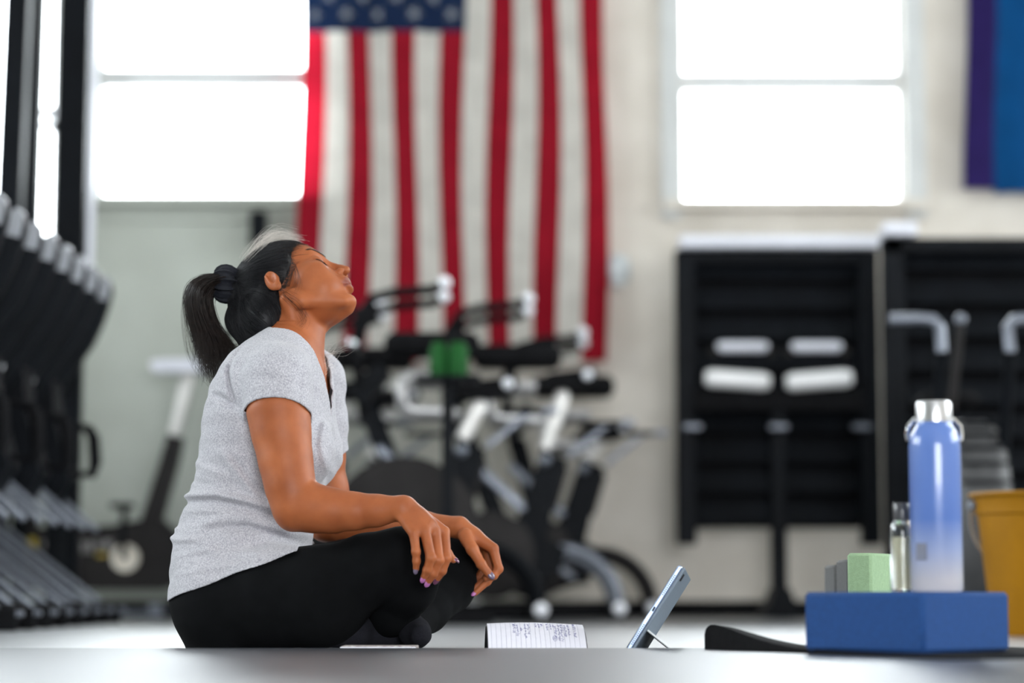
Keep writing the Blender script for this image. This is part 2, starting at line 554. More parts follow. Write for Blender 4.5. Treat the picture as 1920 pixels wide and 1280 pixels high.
# small wall fittings
p = at(1158, 508, WALL_Y)
wd = empty('wall_dispenser', (p.x, WALL_Y, p.z), 'small pale rounded dispenser mounted on the wall right of the flag', 'dispenser')
M['dispenser'] = mat('dispenser_plastic', (0.50, 0.53, 0.54), 0.4, noise=0.05)
MB().box((p.x, WALL_Y - 0.05, p.z), (0.105, 0.10, 0.13), bev=.03).build('dispenser_body', M['dispenser'], wd)
MB().box((p.x, WALL_Y - 0.055, p.z - .065), (0.06, 0.07, 0.02), bev=.006).build('dispenser_nozzle', M['sash'], wd)
p = at(487, 428, WALL_Y)
cb = empty('conduit_box', (p.x, WALL_Y, p.z), 'dark narrow box fixed to the wall below the left window sill', 'wall box')
MB().box((p.x, WALL_Y - 0.04, p.z - .01), (0.072, 0.08, 0.15), bev=.008).build('box_body', M['black'], cb)
MB().tube([(p.x, WALL_Y - .03, p.z - .08), (p.x, WALL_Y - .03, p.z - .5)], 0.012).build('conduit', M['charcoal'], cb)
p = at(101, 222, WALL_Y)
kb = empty('wall_fitting', (p.x, WALL_Y, p.z), 'small white ball on a black bracket between the rack posts', 'wall fitting')
MB().ball((p.x, WALL_Y - .07, p.z + .008), .032).build('globe', M['cap_white'], kb)  # plain white round fitting, not a lamp
MB().box((p.x, WALL_Y - .04, p.z - .045), (.06, .08, .03), bev=.005).build('bracket', M['black'], kb)

# ------------------------------------------------------------------ power rack at the far left
RY = 9.0
rk = empty('power_rack', at(120, 1150, RY).to_tuple()[:2] + (0,), 'tall black steel power rack at the left edge before the window', 'power rack')
def upright(pxt, pxb, wpx, Y):
    a = at(pxb, 700, Y); b = at(pxt, 0, Y)
    d = (b - a) / (b.z - a.z)
    lo = a - d * a.z; hi = a + d * (3.2 - a.z)
    w = wpx * Y / FPX
    u = MB().bar(lo, hi, w, 0.075, bev=.006).build('upright', M['black'], rk)
    return u, lo, hi
u1, lo1, hi1 = upright(143, 125, 58, RY)
u2, lo2, hi2 = upright(35, 4, 46, RY - .14)
u3, lo3, hi3 = upright(73, 48, 26, RY + .14)
MB().bar(hi1 - Vector((0, 0, .1)), hi2 - Vector((0, 0, .1)), .06, .06).build('crossmember', M['black'], rk)
MB().bar(hi1 - Vector((0, 0, .2)), hi3 - Vector((0, 0, .2)), .06, .06).build('crossmember', M['black'], rk)
# pale strip standing in for the lit edge of the big post
ga, gb = at(168, 520, RY - .05), at(172, 360, RY - .05)
d = (gb - ga) / (gb.z - ga.z)
MB().bar(ga, ga + d * 2.2, .022, .03, bev=.003).build('lit_edge', M['ledge'], rk)
for u, lo, hi in ((u1, lo1, hi1), (u2, lo2, hi2), (u3, lo3, hi3)):
    MB().box((lo.x, lo.y, .006), (.16, .16, .012), bev=.003).build('foot_plate', M['black'], rk)

# ------------------------------------------------------------------ row of steppers at the left
M['lit_grey'] = mat('lit_grey_top', (0.34, 0.35, 0.38), 0.25, 0.3, noise=0.08)  # paler grey puts the light on the arm tops into the colour
def stepper(Y, label):
    """narrow black climbing machine: two curved arms, slanted silver rails, black base"""
    Yr = 8.275
    g = at(60, 1150, Yr)
    root = empty('stepper_machine', (g.x, Yr, 0), label, 'exercise machine', 'row of stepper machines')
    def Q(px, py, dy): 
        q = at(px, py, 8.4); return Vector((q.x, Yr + dy, q.z))
    for s in (-1, 1):
        dy = 0.125 * s
        # curved arm
        ctr = [(-30, 925), (0, 868), (40, 800), (80, 728), (118, 668), (150, 630), (172, 595), (186, 565), (194, 540)]
        wid = [30, 30, 30, 32, 34, 30, 24, 20, 18]
        outl, oth = [], []
        for i, (cx, cy) in enumerate(ctr):
            x2, y2 = ctr[min(i + 1, len(ctr) - 1)]; x1, y1 = ctr[max(i - 1, 0)]
            l = math.hypot(x2 - x1, y2 - y1); nx, ny = -(y2 - y1) / l, (x2 - x1) / l
            outl.append((cx + nx * wid[i], cy + ny * wid[i])); oth.append((cx - nx * wid[i] * .8, cy - ny * wid[i] * .8))
        tip = [(206, 528), (200, 520), (190, 522)]
        arm = MB().prism(outl + tip + oth[::-1], 0.045, lambda a, b, t: Q(a, b, dy + t)).build('arm', M['black'], root)
        MB().prism([(180, 560), (184, 535), (190, 521), (200, 518), (208, 526), (207, 545), (202, 565)], 0.052, lambda a, b, t: Q(a, b, dy + t)).build('lit_cap', M['lit_grey'], arm)
        # worn pale lettering strokes along the arm
        for k in range(9):
            f = k / 8.0
            lx, ly = 28 + f * 58, 822 - f * 118
            MB().bar(Q(lx - 7, ly - 4, dy - .0235), Q(lx + 7, ly + 4, dy - .0235), .012, .002, bev=0).build('print_mark', M['grey_print'], arm, smooth=False)
        MB().bar(Q(20, 850, dy), Q(182, 995, dy), .017, .03).build('silver_rail', M['grey_metal'], root)
        MB().bar(Q(-40, 950, dy), Q(200, 1138, dy), .015, .03).build('silver_rail', M['grey_metal'], root)
        MB().bar(Q(-60, 1142, dy), Q(235, 1142, dy), .016, .035).build('base_strip', M['grey_metal'], root)
        q0, q1 = Q(-70, 1150, dy), Q(225, 1150, dy)
        MB().box(((q0.x + q1.x) / 2, Yr + dy, .032), (q1.x - q0.x, .06, .064), bev=.006).build('base_beam', M['black_matte'], root)
    MB().prism([(-40, 870), (70, 720), (118, 720), (125, 800), (150, 905), (120, 950), (30, 860)], 0.18, lambda a, b, t: Q(a, b, t)).build('housing', M['black'], root)
    q = Q(-40, 1100, 0)
    MB().box((q.x, Yr, .16), (.12, .2, .30), bev=.02).build('rear_housing', M['black'], root)
    MB().tube([Q(120, 800, 0), Q(160, 803, 0), Q(178, 808, 0), Q(187, 825, 0), Q(190, 870, 0), Q(184, 892, 0), Q(165, 893, 0), Q(140, 890, 0)], [.010, .010, .018, .022, .022, .018, .010, .010]).build('grab_handle', M['black_matte'], root)
    MB().bar(Q(-40, 1100, 0), Q(-22, 900, 0), .07, .2, bev=.01).build('support_post', M['black'], root)
    MB().ball(Q(84, 724, -.152), .020).build('arm_glint', M['cap_white'], root)  # white ball painted in as a highlight on the arm
    for x in (-30, 200):
        q = Q(x, 1150, 0)
        MB().box((q.x, Yr, .05), (.05, .25, .05), bev=.006).build('cross_beam', M['black_matte'], root)
    root.location.y = Y
    return root
for Y, lb in ((8.275, 'black stepper machine with silver rails, farthest of the row at left, nearest the back wall'), (7.775, 'black stepper machine with silver rails, second from the back in the left row'),
              (7.275, 'black stepper machine with silver rails, third from the back in the left row'), (6.775, 'black stepper machine with silver rails, nearest the camera in the left row')):
    stepper(Y, lb)
# blue towel hanging behind the farthest stepper
tw = at(92, 835, 8.61)
v = MB()
for k in range(4):
    v.bar((tw.x - .04 + k * .024, 8.61, tw.z - .10), (tw.x - .04 + k * .024, 8.61, tw.z + .085), .03, .02 + .012 * (k % 2), bev=.008)
tb = empty('blue_towel', (tw.x, 8.61, tw.z), 'dull blue towel hanging on a black rail among the left machines', 'towel')
v.build('towel_cloth', M['blue_fabric'], tb)
st = empty('towel_stand', (tw.x, 8.62, 0), 'thin black towel stand among the left machines', 'towel stand')
MB().tube([(tw.x + .05, 8.63, 0), (tw.x + .05, 8.63, tw.z + .08), (tw.x - .07, 8.62, tw.z + .08)], .012).build('pole', M['black'], st)
MB().box((tw.x + .03, 8.62, .012), (.26, .26, .024), bev=.004).build('base', M['black'], st)

# ------------------------------------------------------------------ low bike with printed housing, left
LY = 9.86
def LB(px, py, dy=0.0):
    q = at(px, py, LY); return Vector((q.x, LY + dy, q.z))
lb = empty('exercise_bike', (LB(250, 1150).x, LY, 0), 'charcoal exercise bike with pale seat post and yellow marked housing behind the person', 'exercise bike')
MB().prism([(15, 990), (215, 985), (300, 968), (335, 1000), (345, 1090), (300, 1105), (60, 1105), (15, 1080)], .13, lambda a, b, t: LB(a, b, t)).build('housing', M['charcoal'], lb)
MB().prism([(258, 1000), (298, 1000), (334, 870), (344, 822), (316, 815), (300, 870)], .075, lambda a, b, t: LB(a, b, t)).build('frame_post', M['charcoal'], lb)
MB().bar(LB(327, 818), LB(357, 688), .046, .05, bev=.012).build('seat_post', M['post_white'], lb)
MB().prism([(285, 680), (300, 676), (390, 674), (398, 690), (385, 700), (290, 699)], .14, lambda a, b, t: LB(a, b, t)).build('saddle', M['ledge'], lb)
disc = MB().lathe([(.002, 0), (.052, 0), (.055, .006), (.055, .02), (.002, .02)], LB(241, 1046, -.07), axis=(0, -1, 0)).build('crank_disc', M['cream'], lb)
MB().bar(LB(238, 1048, -.10), LB(240, 950, -.10), .026, .016).build('crank_arm', M['black'], disc)
MB().box(LB(240, 950, -.15), (.09, .09, .022), bev=.006).build('pedal', M['black'], lb)
MB().prism([(272, 1000), (300, 968), (345, 1010), (345, 1040), (300, 1030)], .10, lambda a, b, t: LB(a, b, t)).build('chain_guard', M['charcoal'], lb)
MB().box((LB(180, 1150).x, LY, .035), (.72, .07, .05), bev=.01).build('base_rail', M['black_matte'], lb)
for x in (40, 310):
    MB().box((LB(x, 1150).x, LY, .03), (.06, .5, .06), bev=.01).build('stabilizer', M['black_matte'], lb)
    for s in (-1, 1):
        MB().box((LB(x, 1150).x, LY + .25 * s, .03), (.062, .02, .062), bev=.008).build('stabilizer_cap', M['grey_metal'], lb)
for (x, w) in ((42, 12), (67, 14)):
    MB().box(LB(x, 1020, -.066), (w * LY / FPX, .003, .05), bev=.001).build('print_mark', M['yellow_print'], lb, smooth=False)
for k in range(9):
    x = 88 + k * 12.5
    hgt = .045 if k in (6, 7) else .030
    dz = -.010 if k in (6, 7) else 0
    c = LB(x, 1021, -.066); c.z += dz
    MB().box(c, (.017, .003, hgt), bev=.001).build('print_mark', M['grey_print'], lb, smooth=False)
MB().box(LB(206, 1022, -.066), (.035, .003, .04), bev=.001).build('print_mark', M['grey_print'], lb, smooth=False)
MB().box(LB(196, 1040, -.066), (.04, .003, .015), bev=.001).build('print_mark', M['yellow_print'], lb, smooth=False)
# front handle column of that bike
MB().bar(LB(60, 990), LB(30, 800), .05, .06).build('handle_column', M['charcoal'], lb)
MB().tube([LB(30, 800, -.2), LB(28, 790, 0), LB(30, 800, .2)], .014).build('handlebar', M['black'], lb)
MB().tube([LB(165, 1150, -.1), LB(330, 1150, -.1)], .012).build('floor_rail', M['grey_metal'], lb)

# ------------------------------------------------------------------ spin bikes in the middle
M['loop'] = mat('satin_silver_tube', (0.42, 0.41, 0.41), 0.35, 0.5, noise=0.05)
def arc_pts(c, r, a0, a1, n=14):
    return [(c[0] + r * math.cos(math.radians(a0 + (a1 - a0) * i / n)), c[1] + r * math.sin(math.radians(a0 + (a1 - a0) * i / n))) for i in range(n + 1)]
def spin_bike(label, seat=0.0, bars=0.0, bar_reach=0.0, fly=.165, arch='grey_metal'):
    """side view outline in metres: x to the rear, z up"""
    root = empty('spin_bike', (0, 0, 0), label, 'exercise bike', 'spin bikes before the flag')
    def Q(px, py, dy=0.0): return Vector(((px - 1040) / 477.0, dy, (1157 - py) / 477.0))
    MB().box((-.12, 0, .035), (.80, .09, .055), bev=.012).build('base_rail', M['black_matte'], root)
    for x in (-.48, .235):
        MB().box((x, 0, .03), (.07, .52, .06), bev=.012).build('stabilizer', M['black_matte'], root)
        for s in (-1, 1):
            MB().ball((x, s * .265, .045), .026).build('end_cap', M['cap_white'], root)
    for s, r, mt in ((-.055, .225, arch), (.055, .20, arch)):
        pts = [Q(1040, 1040, s)] + [Vector((.02 + a, s, .045 + b)) for (a, b) in arc_pts((0, 0), r, 88, 2, 12)]
        MB().tube(pts, .020).build('rear_arch', M[mt], root)
    MB().prism([(880, 1000), (935, 965), (985, 985), (1062, 1030), (1050, 1068), (1005, 1092), (945, 1112), (900, 1110), (868, 1070)], .15, lambda a, b, t: Q(a, b, t)).build('housing', M['black'], root)
    fw = MB().lathe([(.01, 0), (fly - .015, 0), (fly, .008), (fly, .03), (fly - .015, .038), (.01, .038)], Q(925, 1040 - (fly - .165) * 300, -.09), axis=(0, -1, 0)).build('flywheel', M['charcoal'], root)
    MB().lathe([(.004, 0), (.022, 0), (.022, .014), (.004, .014)], Q(925, 1040 - (fly - .165) * 300, -.128), axis=(0, -1, 0)).build('hub_cap', M['silver'], fw)
    MB().prism([(955, 1012), (1022, 1025), (1040, 945), (1064, 868), (1018, 845), (990, 930)], .075, lambda a, b, t: Q(a, b, t)).build('frame_post', M['black'], root)
    MB().bar(Q(1062, 880, 0), Q(1038, 960, 0), .018, .06).build('frame_rib', M['charcoal'], root)
    MB().bar(Q(1022, 852), Q(1058, 738 - seat), .055, .045, bev=.016).build('seat_post', M['post_white'], root)
    y0 = 722 - seat
    MB().prism([(1000, y0 + 12), (1030, y0 - 12), (1085, y0 - 18), (1112, y0 - 24), (1118, y0 - 6), (1090, y0 + 14), (1040, y0 + 18)], .17, lambda a, b, t: Q(a, b, t)).build('saddle', M['black_matte'], root)
    MB().ball(Q(1100, y0 - 8, -.09), .020).build('saddle_glint', M['cap_white'], root)  # pale ball standing in for a glint at the saddle
    MB().ball(Q(1022, 868, -.05), .024).build('adjust_knob', M['grey_metal'], root)
    MB().bar(Q(1065, 860, .02), Q(1140, 800, .02), .02, .03).build('rear_shelf_arm', M['grey_metal'], root)
    MB().box(Q(1125, 800, 0), (.16, .16, .014), bev=.004).build('rear_shelf', M['black'], root)
    MB().box(Q(1172, 800, 0), (.06, .16, .018), bev=.004).build('shelf_lip', M['grey_metal'], root)
    # front
    bp = MB().bar(Q(938, 980), Q(862 - bar_reach, 780 - bars), .075, .06, bev=.014).build('handle_post', M['black'], root)
    MB().bar(Q(985, 960, -.06), Q(880, 862, -.06), .036, .03, bev=.010).build('brace', M['grey_metal'], root)
    hx, hy = 862 - bar_reach, 770 - bars
    hb = []
    for s in (-1, 1):
        hb.append(MB().tube([Q(hx + 150, hy + 25, .06 * s), Q(hx + 78, hy + 25, .17 * s), Q(hx + 64, hy + 22, .19 * s), Q(hx + 58, hy + 2, .2 * s), Q(hx + 58, hy - 15, .2 * s), Q(hx + 66, hy - 30, .19 * s), Q(hx + 84, hy - 33, .18 * s), Q(hx + 140, hy - 33, .12 * s)], .021).build('loop_handle', M['loop'], root))
        MB().tube([Q(hx - 6, hy + 30, .04 * s), Q(hx - 20, hy - 80, .15 * s), Q(hx - 12, hy - 130, .19 * s), Q(hx + 10, hy - 162, .2 * s), Q(hx + 50, hy - 172, .2 * s), Q(hx + 110, hy - 176, .2 * s), Q(hx + 128, hy - 186, .2 * s)], .018).build('handlebar', M['black_matte'], root)
        MB().ball(Q(hx + 130, hy - 188, .2 * s), .024).build('grip_glint', M['cap_white'], root)  # white ball in place of a blurred highlight at the bar end
        MB().ball(Q(hx - 22, hy - 88, .13 * s - .03), .020).build('clamp_bolt', M['chrome'], root)
    MB().prism([(hx - 30, hy - 20), (hx + 20, hy - 60), (hx + 40, hy - 40), (hx - 5, hy + 15)], .20, lambda a, b, t: Q(a, b, t)).build('console', M['black'], root)
    MB().box(Q(hx + 110, hy - 92, 0), (.34, .18, .085), bev=.025).build('arm_rest', M['black_matte'], root)
    # crank and pedals
    cr = MB().lathe([(.004, 0), (.06, 0), (.06, .012), (.004, .012)], Q(965, 1050, -.10), axis=(0, -1, 0)).build('chainring', M['charcoal'], root)
    for s, (ex, ey) in ((-1, (1010, 1085)), (1, (920, 1015))):
        MB().bar(Q(965, 1050, .13 * s), Q(ex, ey, .13 * s), .026, .016).build('crank_arm', M['grey_metal'], root)
        MB().box(Q(ex, ey, .19 * s), (.10, .09, .024), bev=.006).build('pedal', M['black_matte'], root)
    return root
def place_bike(label, px, Y, rz=0.0, **k):
    b = spin_bike(label, **k)
    b.location = (at(px, 1150, Y).x, Y, 0)
    b.rotation_euler.z = math.radians(rz)
    return b
place_bike('black spin bike with tall pale seat post, rightmost before the flag', 1040, 9.25)
place_bike('black spin bike with shorter seat post, just left of the rightmost one', 884, 8.62, rz=2, seat=-42, bars=-10, fly=.27, arch='black')
place_bike('black spin bike mostly hidden behind the chest of the person', 622, 9.25, rz=-2, seat=-20, bars=-20, fly=.27, arch='black')
place_bike('black spin bike with low seat, partly hidden behind the rightmost bike', 1112, 9.86, rz=-2, seat=-75, bars=-30, bar_reach=-30, arch='charcoal')
place_bike('black spin bike with raised handlebars near the wall behind the head of the person', 712, 9.86, rz=2, seat=-10, bars=25, bar_reach=-50, fly=.24, arch='black')
gb = at(838, 668, 8.15)
for px, w, lbl in ((822, .03, 'small green shaker bottle on the bike console, nearer the face'), (858, .036, 'green drink bottle on the bike console, further from the face')):
    q = at(px, 672, 8.15)
    o = empty('drink_bottle', (q.x, 8.15, q.z - .06), lbl, 'bottle', 'green bottles on the bikes')
    MB().lathe([(.005, -.065), (w * .95, -.065), (w, -.05), (w, .03), (w * .7, .05), (w * .6, .055), (.004, .055)], q).build('bottle_body', M['green'], o)
    MB().lathe([(.004, .055), (w * .66, .055), (w * .66, .075), (.004, .075)], q).build('bottle_cap', M['black_matte'], o)
q = at(840, 705, 8.15)
ct = empty('bottle_caddy', (q.x, 8.15, 0), 'slim black caddy stand holding green bottles between the bikes', 'stand')
MB().box((q.x, 8.15, at(840, 705, 8.15).z - .01), (.22, .14, .02), bev=.005).build('tray', M['black'], ct)
MB().bar((q.x, 8.15, .0), (q.x, 8.15, q.z - .02), .04, .04).build('pole', M['black'], ct)
MB().box((q.x, 8.15, .015), (.3, .3, .03), bev=.006).build('base', M['black_matte'], ct)

# ------------------------------------------------------------------ slatted storage boards at the right
def storage_board(px0, px1, ptop, pbot, Y, label, trays, ledge):
    a, b = at(px0, ptop, Y), at(px1, pbot, Y)
    x0, x1, z1, z0 = a.x, b.x, a.z, b.z
    cx, w = (x0 + x1) / 2, x1 - x0
    root = empty('storage_rack', (cx, Y, 0), label, 'storage rack')
    for x in (x0 + .04, x1 - .04):
        MB().box((x, Y, (z0 + z1) / 2 - .01), (.08, .09, z1 - z0 + .02), bev=.008).build('side_post', M['black'], root)
    n = 9
    pitch = (z1 - z0 - .06) / n
    for k in range(n):
        z = z0 + .05 + pitch * (k + .5)
        R = Matrix.Rotation(math.radians(-22), 3, 'X')
        MB().box((cx, Y + .01, z), (w - .16, .012, pitch * .80), R, bev=.003).build('slat', M['black'], root)
    MB().box((cx, Y + .075, (z0 + z1) / 2 + .02), (w - .10, .012, z1 - z0 - .06)).build('back_panel', M['black_matte'], root, smooth=False)
    MB().box((cx, Y - .01, z1 - .03), (w, .07, .06), bev=.006).build('top_rail', M['black'], root)
    if ledge:
        l0, l1 = at(ledge[0], ptop, Y).x, at(ledge[1], ptop, Y).x
        MB().box(((l0 + l1) / 2, Y - .035, z1 + .026), (l1 - l0, .14, .052), bev=.008).build('top_ledge', M['ledge'], root)
    MB().bar((cx, Y + .01, 0.02), (cx, Y + .01, z0 + .1), .065, .06).build('center_post', M['black'], root)
    MB().prism([(-.10, 0), (.10, 0), (.055, .05), (.032, .12), (-.032, .12), (-.055, .05)], .26, lambda p, q, t: (cx + p, Y + t, q)).build('foot', M['black'], root)
    for k, z in enumerate((.45, .62)):
        MB().lathe([(.002, 0), (.014, 0), (.014, .01), (.002, .01)], (cx, Y - .03, z), axis=(0, -1, 0), n=12).build('bolt', M['grey_metal'], root)
    return root, cx, Y
sb, scx, sY = storage_board(1265, 1652, 470, 1012, 9.9, 'black slatted storage rack with pale top ledge below the right window', True, (1272, 1648))
def lip(x0, y0, x1, y1, hpx, mt, Y, parent, nm, tilt=0):
    a, b = at(x0, y0, Y), at(x1, y1, Y)
    r = hpx * Y / FPX / 2
    n = 10
    pts = [a + (b - a) * i / n for i in range(n + 1)]
    rs = [r * (.72 if i in (0, n) else 1.0) for i in range(n + 1)]
    return MB().tube(pts, rs, n=18).build(nm, M[mt], parent)
LYp = 9.9 - .10
for (x0, x1, y0, y1) in ((1322, 1443, 708, 716), (1474, 1597, 717, 708)):
    t = lip(x0, y0, x1, y1, 34, 'reflection_white', LYp, sb, 'reflection_bar')  # white bars stand in for bright reflections on the rack
for (x0, x1) in ((1345, 1440), (1484, 1578)):
    lip(x0, 650, x1, 650, 20, 'ledge', LYp, sb, 'roller_bar')
    for x in (x0 - 6, x1 + 6):
        MB().ball(at(x, 660, LYp - .01), .020).build('roller_end', M['charcoal'], sb)
for x in (1298, 1460, 1616):
    a, b = at(x - 18, 800, LYp), at(x + 18, 800, LYp)
    MB().bar(a, b, .022, .03, side=(0, 1, 0), bev=.006).build('hook_plate', M['grey_metal'], sb)
p0, p1 = at(1300, 740, LYp), at(1620, 740, LYp)
MB().box(((p0.x + p1.x) / 2, 9.83, p0.z - .02), (p1.x - p0.x, .05, .09), bev=.01).build('roller_tray', M['black_matte'], sb)
MB().bar(at(1459, 740, 9.83), at(1459, 1000, 9.83), .05, .03).build('center_spine', M['black'], sb)
storage_board(1652, 2100, 448, 1045, 9.2, 'larger black slatted storage rack at the right edge behind the blue bottle', False, (1650, 1712))

# ------------------------------------------------------------------ air bike seen from the front, far right
AY = 7.75
def AB(px, py, dy=0.0):
    q = at(px, py, AY); return Vector((q.x, AY + dy, q.z))
ab = empty('air_bike', (AB(1850, 1150).x, AY + .3, 0), 'black air bike with ribbed round wheel seen head on beside yellow bucket', 'exercise bike')
cz = AB(1850, 940).z
tyre = MB()
cxw = AB(1852, 1000).x
prof = []
for i in range(17):
    a = math.pi * i / 16 - math.pi / 2
    prof.append((.30 + .085 * math.cos(a) * .55, .088 * math.sin(a)))
wz0 = AB(1850, 772).z - .345
tyre.lathe([(.20, -.085)] + prof + [(.20, .085)], (cxw, AY + .32, wz0), axis=(1, 0, 0), n=48).build('wheel_shroud', mat('grey_black_rubber', (0.06, 0.06, 0.062), 0.5, noise=.2, nscale=25), ab)
for k in range(14):
    a = math.radians(20 + k * 11)
    MB().bar((cxw - .085, AY + .32 - .352 * math.cos(a), wz0 + .352 * math.sin(a)), (cxw + .085, AY + .32 - .352 * math.cos(a), wz0 + .352 * math.sin(a)), .012, .012, side=(0, 0, 1), bev=.003).build('shroud_rib', M['black'], ab)
for (xa, xb, s) in ((1668, 1762, 1), (2000, 1890, 1)):
    pts = [AB(xa, 598), AB(xa * .4 + xb * .6, 597), AB(xb - 12 * (1 if xb > xa else -1), 599), AB(xb, 612), AB(xb + 4, 660), AB(xb + 6, 800, .1), AB(xb + 8, 1000, .25)]
    MB().tube(pts[:5], .019).build('handlebar', M['grey_metal'], ab)
    MB().tube(pts[4:], .020).build('handle_arm', M['black'], ab)
MB().tube([AB(1812, 590, .1), AB(1808, 640, .1), AB(1800, 760, .15)], .014).build('console_stem', M['charcoal'], ab)
MB().ball(AB(1812, 592, .1), .020).build('console_knob', M['grey_metal'], ab)
MB().box((cxw, AY + .45, .03), (.6, .08, .06), bev=.01).build('stabilizer', M['black_matte'], ab)
MB().box((cxw, AY + .9, .03), (.6, .08, .06), bev=.01).build('stabilizer', M['black_matte'], ab)
MB().box((cxw, AY + .62, .10), (.10, .70, .09), bev=.02).build('frame_beam', M['black'], ab)
MB().bar((cxw, AY + .62, .1), (cxw, AY + .70, .75), .06, .06).build('seat_post', M['black'], ab)
MB().box((cxw, AY + .70, .77), (.20, .26, .06), bev=.025).build('saddle', M['black_matte'], ab)

# ------------------------------------------------------------------ yellow bucket
BY = 6.0
bl = at(1826, 925, BY)
R0 = .155
bc = Vector((bl.x + R0, BY, 0))
bk = empty('bucket', bc, 'yellow plastic bucket on the floor at the right edge', 'bucket')
M['bucket'] = mat('yellow_bucket_plastic', (0.27, 0.118, 0.0), 0.55, spec=0.25, noise=0.10, nscale=8)
Hb = bl.z
MB().lathe([(.005, .004), (R0 - .045, .0), (R0 - .04, .012), (R0 - .010, Hb - .055), (R0 - .004, Hb - .05), (R0 - .003, Hb - .02), (R0, Hb - .012), (R0 + .002, Hb), (R0 - .008, Hb), (R0 - .014, Hb - .02), (R0 - .05, .016), (.005, .016)], bc, n=48).build('bucket_body', M['bucket'], bk)
MB().tube([bc + Vector(((R0 + .006) * math.cos(a), (R0 + .006) * math.sin(a), Hb - .004)) for a in [2 * math.pi * i / 48 for i in range(49)]], .006, n=8, cap=False).build('rim', M['bucket'], bk)
MB().tube([bc + Vector(((R0 + .008) * math.cos(a), (R0 + .008) * abs(math.sin(a)) * .95, Hb - .03 - .16 * abs(math.sin(a)))) for a in [math.pi * i / 24 for i in range(25)]], .0035, n=8).build('wire_handle', M['chrome'], bk)
MB().ball((bc.x - R0 - .006, bc.y, Hb - .03), .012).build('handle_lug', M['grey_metal'], bk)
MB().ball((bc.x + R0 + .006, bc.y, Hb - .03), .012).build('handle_lug', M['grey_metal'], bk)

# ------------------------------------------------------------------ foam block with bottles, right foreground
M['foam_blue'] = mat('blue_foam', (0.006, 0.048, 0.18), 0.85, noise=0.12, nscale=160, bump=0.25, bscale=500)
M['foam_green'] = mat('green_foam', (0.30, 0.44, 0.26), 0.85, noise=0.08, nscale=160, bump=0.25, bscale=500)
M['foam_grey'] = mat('grey_foam', (0.12, 0.12, 0.12), 0.85, noise=0.12, nscale=160, bump=0.25, bscale=500)
M['mat_dark'] = mat('dark_exercise_mat', (0.008, 0.008, 0.009), 0.85, spec=0.12, noise=0.2, nscale=60, bump=0.1, bscale=400)
BT = CAM.z + .0004          # block top is at eye level
MTH = .004
# dark exercise mat: lies on the grey mat, its far left end folded up
def folded_mat():
    o = at(1321, 1213, 4.12); O = Vector((o.x, 4.12, 0))
    d1 = Vector((.395, -.92, 0)).normalized(); d2 = Vector((d1.y * -1, d1.x, 0))
    ts = [0, .004, .012, .022, .035, .05, .07, .09, .12, .15, .19, .24, .30, .38, .48, .60, .74]
    def top(t):
        if t < .03: return .024 + .018 * math.sqrt(max(0, 1 - ((.03 - t) / .03) ** 2))
        return MTH + .038 * math.exp(-((t - .03) / .17) ** 1.5)
    v, f = [], []
    nw = 16
    for t in ts:
        for j in range(nw + 1):
            p = O + d1 * t + d2 * (.46 * j / nw)
            v.append((p.x, p.y, MATZ + MTH + (top(t) - MTH) * math.exp(-((.46 * j / nw) / .085) ** 2)))
    n = len(v)
    for t in ts:
        for j in range(nw + 1):
            p = O + d1 * t + d2 * (.46 * j / nw)
            v.append((p.x, p.y, MATZ))
    for i in range(len(ts) - 1):
        for j in range(nw):
            a = i * (nw + 1) + j
            f.append((a, a + nw + 1, a + nw + 2, a + 1))
            f.append((n + a, n + a + 1, n + a + nw + 2, n + a + nw + 1))
    m_ = len(ts)
    per = [i * (nw + 1) for i in range(m_)] + [(m_ - 1) * (nw + 1) + j for j in range(1, nw + 1)] + [i * (nw + 1) + nw for i in range(m_ - 2, -1, -1)] + [j for j in range(nw - 1, 0, -1)]
    for k in range(len(per)):
        a, b = per[k], per[(k + 1) % len(per)]
        f.append((b, a, n + a, n + b))
    return MB().raw(v, f)
tag(folded_mat().build('exercise_mat', M['mat_dark']), 'dark exercise mat with a folded end under the blue foam block', 'exercise mat')
ZB = MATZ + MTH + .0006
corner = at(1729, 1110, 3.63)
sxy = .225
fc = Vector((corner.x + .002, corner.y + sxy / math.sqrt(2), 0))
R45 = Matrix.Rotation(math.radians(44), 3, 'Z')
tag(MB().box((fc.x, fc.y, (BT + ZB) / 2), (sxy, sxy * 1.02, BT - ZB), R45, .006).build('foam_block', M['foam_blue']),
    'thick blue square foam block with bottles on top', 'foam block')

# standing foam blocks on the floor behind it
def stand_block(px0, px1, Y, h, rz, m, label):
    a, b = at(px0, 1100, Y), at(px1, 1100, Y)
    o = MB().box(((a.x + b.x) / 2, Y, h / 2), (b.x - a.x, .15, h), Matrix.Rotation(math.radians(rz), 3, 'Z'), .005).build('yoga_block', m)
    tag(o, label, 'foam block', 'foam blocks standing behind the blue block')
stand_block(1612, 1660, 4.52, .177, -27, M['foam_green'], 'pale green foam block standing upright behind the clear bottle')
stand_block(1578, 1612, 4.70, .168, 0, M['foam_grey'], 'dark grey foam block standing directly left of the green block')
stand_block(1555, 1586, 4.90, .160, 0, M['foam_grey'], 'dark grey foam block standing leftmost behind the blue block')

